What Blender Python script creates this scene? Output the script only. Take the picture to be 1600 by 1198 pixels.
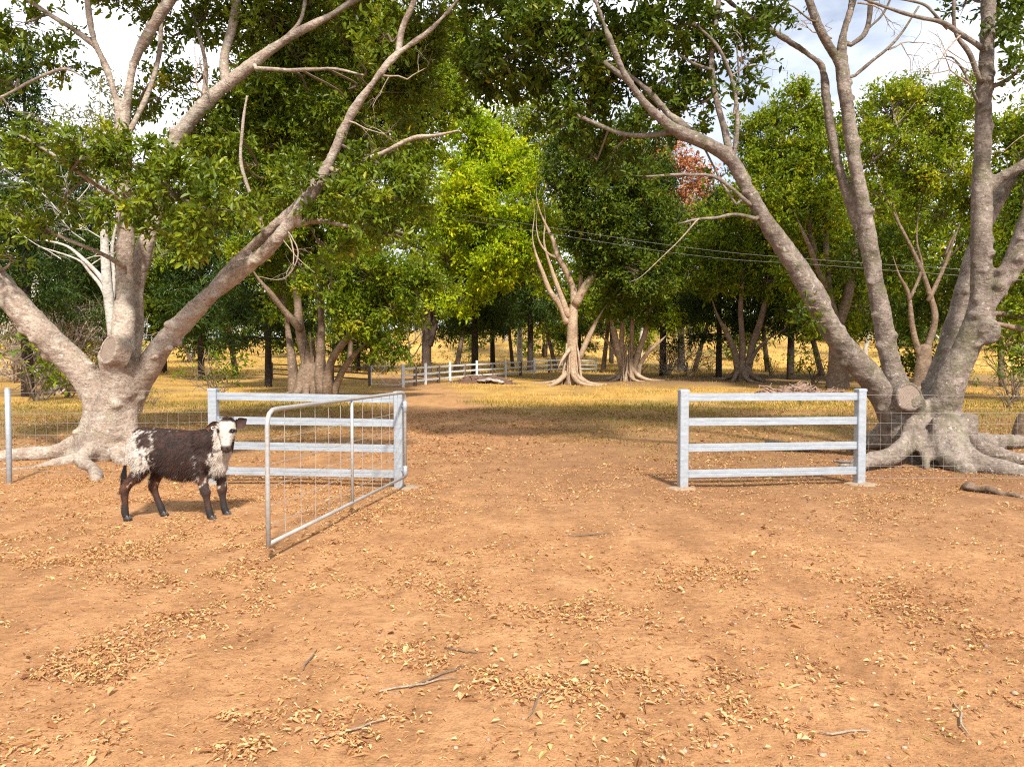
import bpy, math, random
import numpy as np
from mathutils import Vector, Matrix, noise

for o in list(bpy.data.objects):
    bpy.data.objects.remove(o)
random.seed(7)
RNG = np.random.default_rng(11)
SC = bpy.context.scene
COL = SC.collection
R = math.radians

# ------------------------------------------------------------------ camera
CAM_H, FPX, CX, CY = 1.66, 1100.0, 800.0, 599.0
PITCH = math.atan(32 / FPX)
cam_d = bpy.data.cameras.new("camera")
cam = bpy.data.objects.new("camera", cam_d)
COL.objects.link(cam)
cam.location = (0, 0, CAM_H)
cam.rotation_euler = (math.pi / 2 - PITCH, 0, 0)
cam_d.sensor_width = 36
cam_d.lens = 36 * FPX / 1600
cam_d.clip_end = 3000
SC.camera = cam

# ------------------------------------------------------------------ sky and sun
SUN_EL, SUN_AZ = R(47), R(180 - 14)          # azimuth measured from +Y towards +X: behind the camera, a little to the right
w = bpy.data.worlds.new("World")
SC.world = w
w.use_nodes = True
nt = w.node_tree
nt.nodes.clear()
wo = nt.nodes.new("ShaderNodeOutputWorld")
bg = nt.nodes.new("ShaderNodeBackground")
bg.inputs["Strength"].default_value = 0.100
sky = nt.nodes.new("ShaderNodeTexSky")
sky.sky_type = 'NISHITA'
sky.sun_disc = False
sky.sun_elevation = SUN_EL
sky.sun_rotation = SUN_AZ
sky.air_density = 1.0
sky.dust_density = 1.2
tc = nt.nodes.new("ShaderNodeTexCoord")
mp = nt.nodes.new("ShaderNodeMapping")
mp.inputs["Scale"].default_value = (1.0, 1.0, 2.2)
mp.inputs["Location"].default_value = (0.35, 0.2, 0.1)
cn = nt.nodes.new("ShaderNodeTexNoise")
cn.inputs["Scale"].default_value = 2.1
cn.inputs["Detail"].default_value = 7
cn.inputs["Roughness"].default_value = 0.55
cr = nt.nodes.new("ShaderNodeValToRGB")
cr.color_ramp.elements[0].position = 0.36
cr.color_ramp.elements[0].color = (0.15, 0.15, 0.15, 1)
cr.color_ramp.elements[1].position = 0.58
cr.color_ramp.elements[1].color = (1, 1, 1, 1)
cm = nt.nodes.new("ShaderNodeMixRGB")
cm.inputs["Color2"].default_value = (10.8, 11.0, 11.4, 1)
L = nt.links.new
L(tc.outputs["Generated"], mp.inputs["Vector"])
L(mp.outputs[0], cn.inputs["Vector"])
L(cn.outputs["Fac"], cr.inputs["Fac"])
L(cr.outputs["Color"], cm.inputs["Fac"])
L(sky.outputs[0], cm.inputs["Color1"])
L(cm.outputs[0], bg.inputs["Color"])
L(bg.outputs[0], wo.inputs[0])

sd = bpy.data.lights.new("sun", 'SUN')
sun = bpy.data.objects.new("sun", sd)
COL.objects.link(sun)
sd.energy = 5.0
sd.angle = R(4.5)
sd.color = (1.0, 0.93, 0.82)
to_sun = Vector((math.sin(SUN_AZ) * math.cos(SUN_EL), math.cos(SUN_AZ) * math.cos(SUN_EL), math.sin(SUN_EL)))
sun.rotation_euler = to_sun.to_track_quat('Z', 'Y').to_euler()

SC.view_settings.view_transform = 'Standard'
SC.view_settings.look = 'None'
SC.view_settings.gamma = 1
SC.view_settings.exposure = 0.68
SC.cycles.use_denoising = False
SC.cycles.pixel_filter_type = 'BLACKMAN_HARRIS'
SC.cycles.filter_width = 1.15
SC.cycles.sample_clamp_indirect = 4.0
SC.cycles.max_bounces = 6
SC.cycles.diffuse_bounces = 3
SC.cycles.glossy_bounces = 2
SC.cycles.transmission_bounces = 3
SC.cycles.transparent_max_bounces = 4
SC.cycles.caustics_reflective = False
SC.cycles.caustics_refractive = False


# ------------------------------------------------------------------ helpers
def tag(o, label=None, cat=None, group=None, kind=None):
    if label: o["label"] = label
    if cat: o["category"] = cat
    if group: o["group"] = group
    if kind: o["kind"] = kind
    return o


def empty(name, loc, label=None, cat=None, group=None):
    o = bpy.data.objects.new(name, None)
    COL.objects.link(o)
    o.location = loc
    o.empty_display_size = 0.2
    return tag(o, label, cat, group)


def mesh_np(name, V, faces):
    """V (n,3); faces: list of int arrays (m,k)."""
    me = bpy.data.meshes.new(name)
    V = np.asarray(V, dtype=np.float32)
    faces = [np.asarray(f, dtype=np.int32) for f in faces if len(f)]
    me.vertices.add(len(V))
    me.vertices.foreach_set("co", V.ravel())
    nl = sum(f.size for f in faces)
    nf = sum(len(f) for f in faces)
    me.loops.add(nl)
    me.polygons.add(nf)
    me.loops.foreach_set("vertex_index", np.concatenate([f.ravel() for f in faces]))
    starts, s = [], 0
    for f in faces:
        starts.append(s + np.arange(len(f), dtype=np.int32) * f.shape[1])
        s += f.size
    me.polygons.foreach_set("loop_start", np.concatenate(starts))
    me.update(calc_edges=True)
    return me


def link(name, me, mat, parent=None, smooth=False, kind=None):
    if mat and not me.materials:
        me.materials.append(mat)
    me.polygons.foreach_set("use_smooth", np.full(len(me.polygons), bool(smooth)))
    o = bpy.data.objects.new(name, me)
    COL.objects.link(o)
    if parent is not None:
        o.parent = parent
        if parent.type == 'EMPTY':
            o.matrix_parent_inverse = Matrix.Translation(parent.location).inverted()
    if kind:
        o["kind"] = kind
    return o


def attr(me, name, vals, dom='POINT'):
    a = me.attributes.new(name, 'FLOAT', dom)
    a.data.foreach_set("value", np.asarray(vals, dtype=np.float32))


class MB:
    def __init__(s):
        s.V, s.Q, s.T, s.n = [], [], [], 0

    def add(s, V, quads=(), tris=()):
        V = np.asarray(V, dtype=float)
        if len(quads): s.Q.append(np.asarray(quads, dtype=np.int64) + s.n)
        if len(tris): s.T.append(np.asarray(tris, dtype=np.int64) + s.n)
        s.V.append(V)
        s.n += len(V)

    def box(s, x0, x1, y0, y1, z0, z1):
        V = [(x, y, z) for z in (z0, z1) for y in (y0, y1) for x in (x0, x1)]
        s.add(V, [(0, 2, 3, 1), (4, 5, 7, 6), (0, 1, 5, 4), (2, 6, 7, 3), (0, 4, 6, 2), (1, 3, 7, 5)])

    def tube(s, pts, rad, seg=8, cap=True, flat=1.0):
        """tapered tube through points; parallel-transport frame"""
        P = np.asarray(pts, dtype=float)
        n = len(P)
        rad = np.broadcast_to(np.asarray(rad, dtype=float), (n,)) if np.ndim(rad) < 2 else rad
        T = np.gradient(P, axis=0)
        T /= np.linalg.norm(T, axis=1)[:, None] + 1e-12
        ref = np.array([0, 0, 1.0]) if abs(T[0][2]) < 0.9 else np.array([1.0, 0, 0])
        u = np.cross(T[0], ref); u /= np.linalg.norm(u)
        a = np.linspace(0, 2 * math.pi, seg, endpoint=False)
        ca, sa = np.cos(a), np.sin(a)
        V = np.zeros((n, seg, 3))
        for i in range(n):
            u = u - T[i] * np.dot(u, T[i]); u /= np.linalg.norm(u) + 1e-12
            v = np.cross(T[i], u)
            V[i] = P[i] + rad[i] * (ca[:, None] * u + flat * sa[:, None] * v)
        idx = np.arange(n * seg).reshape(n, seg)
        q = np.stack([idx[:-1], np.roll(idx[:-1], -1, 1), np.roll(idx[1:], -1, 1), idx[1:]], -1).reshape(-1, 4)
        V = V.reshape(-1, 3)
        tr = []
        if cap:
            V = np.vstack([V, P[:1] - T[:1] * rad[0] * 0.35, P[-1:] + T[-1:] * rad[-1] * 0.35])
            c0, c1 = n * seg, n * seg + 1
            for k in range(seg):
                k2 = (k + 1) % seg
                tr.append((c0, idx[0][k2], idx[0][k]))
                tr.append((c1, idx[-1][k], idx[-1][k2]))
        s.add(V, q, tr)

    def ellipsoid(s, c, r, nu=16, nv=10, rot=None):
        c = np.asarray(c, float)
        V = [(0, 0, 1)]
        for i in range(1, nv):
            t = math.pi * i / nv
            for j in range(nu):
                p = 2 * math.pi * j / nu
                V.append((math.sin(t) * math.cos(p), math.sin(t) * math.sin(p), math.cos(t)))
        V.append((0, 0, -1))
        V = np.array(V) * np.asarray(r, float)
        if rot is not None:
            V = V @ np.array(rot).T
        V = V + c
        q, tr = [], []
        for j in range(nu):
            j2 = (j + 1) % nu
            tr.append((0, 1 + j, 1 + j2))
            b = 1 + (nv - 2) * nu
            tr.append((len(V) - 1, b + j2, b + j))
            for i in range(nv - 2):
                a = 1 + i * nu
                q.append((a + j, a + nu + j, a + nu + j2, a + j2))
        s.add(V, q, tr)

    def mesh(s, name):
        f = []
        if s.Q: f.append(np.concatenate(s.Q))
        if s.T: f.append(np.concatenate(s.T))
        return mesh_np(name, np.concatenate(s.V), f)

    def build(s, name, mat, parent=None, smooth=False, kind=None):
        return link(name, s.mesh(name), mat, parent, smooth, kind)


def spline(P, k=6):
    """Catmull-Rom resample of rows (any dimension)"""
    P = np.asarray(P, dtype=float)
    if len(P) < 3:
        t = np.linspace(0, 1, k + 1)[:, None]
        return P[0] * (1 - t) + P[-1] * t
    E = np.vstack([2 * P[0] - P[1], P, 2 * P[-1] - P[-2]])
    out = []
    for i in range(1, len(E) - 2):
        p0, p1, p2, p3 = E[i - 1], E[i], E[i + 1], E[i + 2]
        for t in np.linspace(0, 1, k, endpoint=False):
            out.append(0.5 * (2 * p1 + (p2 - p0) * t + (2 * p0 - 5 * p1 + 4 * p2 - p3) * t * t + (3 * p1 - p0 - 3 * p2 + p3) * t ** 3))
    out.append(P[-1])
    return np.array(out)


def at(px, py, d):
    """a point seen at photo pixel (px,py), d metres into the scene"""
    x, v = (px - CX) / FPX, -(py - CY) / FPX
    dy = math.cos(PITCH) + v * math.sin(PITCH)
    dz = -math.sin(PITCH) + v * math.cos(PITCH)
    k = d / dy
    return np.array([x * k, d, CAM_H + dz * k])


def sstep(a, b, x):
    t = np.clip((np.asarray(x, float) - a) / (b - a), 0, 1)
    return t * t * (3 - 2 * t)


def ground_z(x, y):
    x = np.asarray(x, float); y = np.asarray(y, float)
    z = 0.75 * sstep(28, 66, y)
    z = z + sstep(62, 190, y) * (8.0 + 3.0 * sstep(-60, 60, x) + 1.6 * np.sin(x * 0.021 + 1.0))
    z = z + 0.25 * sstep(12, 40, np.abs(x)) * np.sin(x * 0.13) * sstep(15, 40, y)
    near = 0.022 * np.sin(1.1 * x + 0.6 * y + 0.5 * np.sin(0.9 * y)) * np.sin(0.8 * y - 0.35 * x) + 0.010 * np.sin(3.1 * x + 1.3) * np.sin(2.6 * y + 0.8 * x)
    tx = x - (-0.16 * np.maximum(0, y - 9) - 0.0012 * np.maximum(0, y - 22) ** 2 + .25 * np.sin(y * .5))
    near = near - 0.015 * (np.exp(-((tx - .78) / .24) ** 2) + np.exp(-((tx + .78) / .24) ** 2)) * (1 - sstep(30, 45, y)) * sstep(-2, 2, y)
    far = 0.12 * np.sin(0.31 * x + 0.7) * np.sin(0.23 * y) * sstep(30, 60, y)
    return z + near + far


def track_x(y):
    y = np.asarray(y, float)
    return -0.16 * np.maximum(0, y - 9) - 0.0012 * np.maximum(0, y - 22) ** 2


def gz(x, y):
    return float(ground_z(x, y))


def gpt(px, d, dz=0.0):
    x = (px - CX) / FPX * d
    return np.array([x, d, gz(x, d) + dz])


# ------------------------------------------------------------------ materials
def new_mat(name):
    m = bpy.data.materials.new(name)
    m.use_nodes = True
    n = m.node_tree
    n.nodes.clear()
    out = n.nodes.new("ShaderNodeOutputMaterial")
    b = n.nodes.new("ShaderNodeBsdfPrincipled")
    n.links.new(b.outputs[0], out.inputs[0])
    return m, n, b, out


def N(n, t, **kw):
    x = n.nodes.new(t)
    for k, v in kw.items():
        if k in x.inputs:
            x.inputs[k].default_value = v
        else:
            setattr(x, k, v)
    return x


def ramp(n, stops, src=None):
    r = n.nodes.new("ShaderNodeValToRGB")
    e = r.color_ramp.elements
    while len(e) < len(stops):
        e.new(0.5)
    for k, (p, c) in enumerate(stops):
        e[k].position = p
        e[k].color = (*c, 1) if len(c) == 3 else c
    if src is not None:
        n.links.new(src, r.inputs[0])
    return r


def g3(v):
    return (v, v, v)


def mix(n, a, b, f, mode='MIX'):
    m = n.nodes.new("ShaderNodeMixRGB")
    m.blend_type = mode
    for s, v in (("Color1", a), ("Color2", b), ("Fac", f)):
        if hasattr(v, "is_linked"):
            n.links.new(v, m.inputs[s])
        elif isinstance(v, (int, float)):
            m.inputs[s].default_value = v
        else:
            m.inputs[s].default_value = (*v, 1)
    return m.outputs[0]


def mathn(n, op, a, b=None, clamp=False):
    m = n.nodes.new("ShaderNodeMath")
    m.operation = op
    m.use_clamp = clamp
    for i, v in enumerate((a, b)):
        if v is None: continue
        if hasattr(v, "is_linked"): n.links.new(v, m.inputs[i])
        else: m.inputs[i].default_value = v
    return m.outputs[0]


def noise_n(n, vec, scale, detail=4, rough=0.55, dist=0.0):
    t = N(n, "ShaderNodeTexNoise", Scale=scale, Detail=detail, Roughness=rough, Distortion=dist)
    n.links.new(vec, t.inputs["Vector"])
    return t.outputs["Fac"]


def bump(n, b, h, strength, dist, prev=None):
    x = N(n, "ShaderNodeBump", Strength=strength, Distance=dist)
    n.links.new(h, x.inputs["Height"])
    if prev is not None:
        n.links.new(prev, x.inputs["Normal"])
    n.links.new(x.outputs[0], b.inputs["Normal"])
    return x.outputs[0]


def bark_mat(name, dark, mid, pale, lichen, lich_amt=0.5, ridge=1.0, moss=None, scale=1.0):
    m, n, b, _ = new_mat(name)
    geo = n.nodes.new("ShaderNodeNewGeometry")
    pos = geo.outputs["Position"]
    mp_ = N(n, "ShaderNodeMapping")
    mp_.inputs["Scale"].default_value = (1.0, 1.0, 1.9)
    n.links.new(pos, mp_.inputs[0])
    big = noise_n(n, pos, 1.6 * scale, 5, 0.6)
    hor = noise_n(n, mp_.outputs[0], 9 * scale, 6, 0.62, 0.4)
    fine = noise_n(n, pos, 23 * scale, 7, 0.7)
    c = ramp(n, [(0.30, dark), (0.50, mid), (0.72, pale)], mathn(n, 'ADD', mathn(n, 'MULTIPLY', big, 0.55), mathn(n, 'MULTIPLY', hor, 0.45))).outputs[0]
    c = mix(n, c, ramp(n, [(0.28, g3(0.40)), (0.50, g3(0.95)), (0.75, g3(1.35))], fine).outputs[0], 0.9, 'MULTIPLY')
    ln = ramp(n, [(0.56, g3(0)), (0.64, g3(1))], noise_n(n, pos, 6.5 * scale, 7, 0.68, 0.6)).outputs[0]
    c = mix(n, c, lichen, mathn(n, 'MULTIPLY', ln, lich_amt))
    pt = ramp(n, [(0.50, g3(0)), (0.60, g3(1))], noise_n(n, pos, 4.6 * scale, 9, 0.75, 0.15)).outputs[0]
    c = mix(n, c, tuple(min(.62, x * 1.45 + .02) for x in pale), mathn(n, 'MULTIPLY', pt, 0.28))
    st = ramp(n, [(0.58, g3(0)), (0.68, g3(1))], noise_n(n, mp_.outputs[0], 2.3 * scale, 9, 0.75, 0.25)).outputs[0]
    c = mix(n, c, tuple(x * .75 for x in dark), mathn(n, 'MULTIPLY', st, 0.5))
    spk = ramp(n, [(0.60, g3(0)), (0.66, g3(1))], noise_n(n, pos, 14 * scale, 6, 0.65)).outputs[0]
    c = mix(n, c, (0.62, 0.58, 0.50), mathn(n, 'MULTIPLY', spk, 0.75 * lich_amt + 0.1))
    vor = N(n, "ShaderNodeTexVoronoi", Scale=5.2 * scale)
    n.links.new(mp_.outputs[0], vor.inputs["Vector"])
    dk = ramp(n, [(0.05, g3(1)), (0.16, g3(0))], vor.outputs["Distance"]).outputs[0]
    c = mix(n, c, tuple(x * 0.45 for x in dark), mathn(n, 'MULTIPLY', dk, 0.55))
    if moss:
        mo = ramp(n, [(0.50, g3(0)), (0.62, g3(1))], noise_n(n, pos, 2.6 * scale, 6, 0.7, 0.5)).outputs[0]
        c = mix(n, c, moss, mathn(n, 'MULTIPLY', mo, 0.6))
    n.links.new(c, b.inputs["Base Color"])
    b.inputs["Roughness"].default_value = 0.85
    b.inputs["Specular IOR Level"].default_value = 0.25
    p = bump(n, b, hor, 0.8 * ridge, 0.04)
    bump(n, b, fine, 0.9 * ridge, 0.022, p)
    return m


def leaf_mat(name, stops, transl=0.34, rough=0.5, tint=(1.35, 1.35, 0.4), spec=0.16):
    m, n, b, out = new_mat(name)
    a = N(n, "ShaderNodeAttribute", attribute_name="leafv")
    c = ramp(n, stops, a.outputs["Fac"]).outputs[0]
    n.links.new(c, b.inputs["Base Color"])
    b.inputs["Roughness"].default_value = rough
    b.inputs["Specular IOR Level"].default_value = spec
    tr = n.nodes.new("ShaderNodeBsdfTranslucent")
    n.links.new(mix(n, c, tint, 1.0, 'MULTIPLY'), tr.inputs[0])
    ms = N(n, "ShaderNodeMixShader")
    ms.inputs[0].default_value = transl
    n.links.new(b.outputs[0], ms.inputs[1])
    n.links.new(tr.outputs[0], ms.inputs[2])
    n.links.new(ms.outputs[0], out.inputs[0])
    return m


def plain(name, col, rough=0.6, metal=0.0, var=0.15, scale=20, bmp=0.0, spec=0.5):
    m, n, b, _ = new_mat(name)
    geo = n.nodes.new("ShaderNodeNewGeometry")
    f = noise_n(n, geo.outputs["Position"], scale, 5, 0.6)
    k = ramp(n, [(0.3, g3(1 - var)), (0.7, g3(1 + var))], f).outputs[0]
    n.links.new(mix(n, col, k, 1.0, 'MULTIPLY'), b.inputs["Base Color"])
    b.inputs["Roughness"].default_value = rough
    b.inputs["Metallic"].default_value = metal
    b.inputs["Specular IOR Level"].default_value = spec
    if bmp:
        bump(n, b, f, bmp, 0.01)
    return m


M = {}
M['fig'] = bark_mat("fig_bark", (0.15, 0.105, 0.082), (0.33, 0.255, 0.205), (0.50, 0.415, 0.35), (0.30, 0.28, 0.15), 0.55)
M['figr'] = bark_mat("fig_bark_grey", (0.082, 0.062, 0.050), (0.19, 0.148, 0.122), (0.32, 0.272, 0.236), (0.22, 0.21, 0.12), 0.5, moss=(0.085, 0.085, 0.035))
M['figmid'] = bark_mat("fig_bark_pale", (0.16, 0.10, 0.062), (0.34, 0.235, 0.155), (0.50, 0.375, 0.27), (0.24, 0.22, 0.13), 0.3, scale=0.6)
M['figdim'] = bark_mat("fig_bark_brown", (0.07, 0.047, 0.032), (0.17, 0.115, 0.078), (0.28, 0.20, 0.14), (0.13, 0.13, 0.07), 0.3, scale=0.6)
M['pinebark'] = bark_mat("pine_bark", (0.016, 0.011, 0.009), (0.042, 0.028, 0.021), (0.075, 0.05, 0.036), (0.07, 0.07, 0.05), 0.2, scale=0.8)
M['gumbark'] = bark_mat("gum_bark", (0.20, 0.17, 0.14), (0.42, 0.38, 0.33), (0.60, 0.56, 0.50), (0.5, 0.5, 0.45), 0.2, scale=0.6)
M['roughbark'] = bark_mat("ironbark", (0.022, 0.015, 0.012), (0.060, 0.040, 0.030), (0.11, 0.075, 0.055), (0.10, 0.10, 0.07), 0.2, scale=0.8)
M['deadwood'] = bark_mat("dead_wood", (0.20, 0.145, 0.10), (0.36, 0.27, 0.20), (0.5, 0.40, 0.31), (0.4, 0.4, 0.3), 0.1)
M['twig'] = plain("twig_bark", (0.14, 0.10, 0.065), 0.8, var=0.3)
M['cutwood'] = None

M['lf'] = leaf_mat("fig_leaf", [(0.0, (0.048, 0.080, 0.006)), (0.35, (0.112, 0.160, 0.009)), (0.75, (0.215, 0.255, 0.014)), (0.94, (0.30, 0.30, 0.02)), (1.0, (0.46, 0.36, 0.03))], rough=0.42, spec=0.3)
M['lfd'] = leaf_mat("fig_leaf_dark", [(0.0, (0.030, 0.056, 0.006)), (0.5, (0.076, 0.115, 0.009)), (0.92, (0.165, 0.19, 0.012)), (1.0, (0.32, 0.26, 0.03))], 0.25)
M['lfm'] = leaf_mat("fig_leaf_mid", [(0.0, (0.055, 0.098, 0.006)), (0.5, (0.150, 0.205, 0.009)), (0.9, (0.29, 0.31, 0.014)), (1.0, (0.44, 0.36, 0.03))])
M['lyel'] = leaf_mat("yellow_green_leaf", [(0.0, (0.13, 0.21, 0.006)), (0.5, (0.33, 0.42, 0.010)), (0.85, (0.54, 0.53, 0.014)), (1.0, (0.72, 0.54, 0.02))], 0.38)
M['lolive'] = leaf_mat("olive_leaf", [(0.0, (0.070, 0.115, 0.007)), (0.5, (0.180, 0.232, 0.010)), (0.9, (0.34, 0.345, 0.015)), (1.0, (0.50, 0.40, 0.03))], 0.3)
M['lgum'] = leaf_mat("gum_leaf", [(0.0, (0.10, 0.105, 0.045)), (0.5, (0.19, 0.185, 0.085)), (1.0, (0.34, 0.28, 0.14))], 0.3, tint=(1.1, 1.1, 0.8))
M['lred'] = leaf_mat("red_blossom", [(0.0, (0.24, 0.085, 0.035)), (0.5, (0.42, 0.17, 0.070)), (1.0, (0.52, 0.30, 0.13))], 0.25, tint=(1.2, 1.0, 0.8))
M['lpine'] = leaf_mat("pine_needle", [(0.0, (0.018, 0.040, 0.009)), (0.5, (0.044, 0.080, 0.012)), (1.0, (0.11, 0.145, 0.02))], 0.12, 0.5)
M['lshrub'] = leaf_mat("shrub_leaf", [(0.0, (0.05, 0.09, 0.012)), (0.6, (0.12, 0.16, 0.025)), (1.0, (0.28, 0.24, 0.06))], 0.3)
M['ldry'] = leaf_mat("dry_shrub_leaf", [(0.0, (0.11, 0.062, 0.042)), (0.6, (0.19, 0.12, 0.08)), (1.0, (0.27, 0.20, 0.12))], 0.2, tint=(1.1, 1.0, 0.9))
M['litter'] = leaf_mat("dry_leaf_litter", [(0.0, (0.17, 0.070, 0.030)), (0.3, (0.38, 0.185, 0.075)), (0.65, (0.54, 0.315, 0.145)), (0.96, (0.64, 0.44, 0.24)), (1.0, (0.34, 0.32, 0.07))], 0.12, 0.6, tint=(1.1, 0.9, 0.6))
M['straw'] = leaf_mat("straw_grass", [(0.0, (0.30, 0.175, 0.038)), (0.5, (0.54, 0.335, 0.075)), (1.0, (0.70, 0.49, 0.15))], 0.3, 0.6, tint=(1.1, 1.0, 0.7))
M['turf'] = leaf_mat("turf_grass", [(0.0, (0.10, 0.115, 0.014)), (0.40, (0.20, 0.175, 0.026)), (0.75, (0.32, 0.205, 0.05)), (1.0, (0.46, 0.30, 0.09))], 0.3, 0.6, tint=(1.1, 1.05, 0.6))


# cut wood with growth rings
def cut_mat():
    m, n, b, _ = new_mat("cut_wood")
    t = n.nodes.new("ShaderNodeTexCoord")
    wv = N(n, "ShaderNodeTexWave", Scale=14.0, Distortion=3.0, Detail=3)
    wv.wave_type = 'RINGS'
    wv.rings_direction = 'Z'
    n.links.new(t.outputs["Object"], wv.inputs["Vector"])
    f = noise_n(n, t.outputs["Object"], 7, 5, 0.6)
    c = ramp(n, [(0.2, (0.11, 0.082, 0.064)), (0.6, (0.235, 0.175, 0.138)), (1.0, (0.32, 0.25, 0.20))], mathn(n, 'ADD', mathn(n, 'MULTIPLY', wv.outputs["Fac"], 0.45), mathn(n, 'MULTIPLY', f, 0.6))).outputs[0]
    n.links.new(c, b.inputs["Base Color"])
    b.inputs["Roughness"].default_value = 0.9
    bump(n, b, f, 0.5, 0.02)
    return m


M['cutwood'] = cut_mat()


def steel_mat(name, col, rough, metal):
    m, n, b, _ = new_mat(name)
    geo = n.nodes.new("ShaderNodeNewGeometry")
    mp_ = N(n, "ShaderNodeMapping")
    mp_.inputs["Scale"].default_value = (1, 1, 5)
    n.links.new(geo.outputs["Position"], mp_.inputs[0])
    v = N(n, "ShaderNodeTexVoronoi", Scale=55)
    n.links.new(geo.outputs["Position"], v.inputs["Vector"])
    f = noise_n(n, mp_.outputs[0], 5, 6, 0.65)
    k = mathn(n, 'ADD', mathn(n, 'MULTIPLY', v.outputs["Color"], 0.22), mathn(n, 'MULTIPLY', f, 0.78))
    c = ramp(n, [(0.3, tuple(x * 0.80 for x in col)), (0.55, col), (0.75, tuple(min(1, x * 1.14) for x in col))], k).outputs[0]
    z = n.nodes.new("ShaderNodeSeparateXYZ")
    n.links.new(geo.outputs["Position"], z.inputs[0])
    dust = mathn(n, 'MULTIPLY', ramp(n, [(0.0, g3(1)), (0.22, g3(0))], z.outputs["Z"]).outputs[0], ramp(n, [(0.4, g3(0)), (0.7, g3(0.7))], noise_n(n, geo.outputs["Position"], 14, 4)).outputs[0])
    c = mix(n, c, (0.36, 0.22, 0.12), dust)
    n.links.new(c, b.inputs["Base Color"])
    rr = ramp(n, [(0.3, g3(rough - 0.08)), (0.7, g3(rough + 0.12))], f).outputs[0]
    n.links.new(rr, b.inputs["Roughness"])
    b.inputs["Metallic"].default_value = metal
    return m


M['galv'] = steel_mat("galvanised_steel", (0.36, 0.405, 0.455), 0.38, 0.30)
M['pipe'] = steel_mat("galvanised_pipe", (0.40, 0.395, 0.385), 0.42, 0.35)
M['wire'] = plain("fence_wire", (0.34, 0.32, 0.29), 0.5, 0.4)
M['railwhite'] = plain("far_rail_steel", (0.62, 0.63, 0.63), 0.5, 0.15, 0.12)
M['timber'] = plain("weathered_timber", (0.12, 0.085, 0.06), 0.9, 0, 0.35, 8)
M['concrete'] = plain("concrete", (0.27, 0.195, 0.13), 0.95, 0, 0.22, 25, 0.6)
M['hoof'] = plain("hoof_horn", (0.035, 0.03, 0.03), 0.5)
M['eye'] = plain("calf_eye", (0.008, 0.006, 0.006), 0.12)
M['tagw'] = plain("ear_tag_plastic", (0.75, 0.72, 0.62), 0.5)
M['cable'] = plain("aluminium_cable", (0.21, 0.20, 0.19), 0.5, 0.3)


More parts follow.
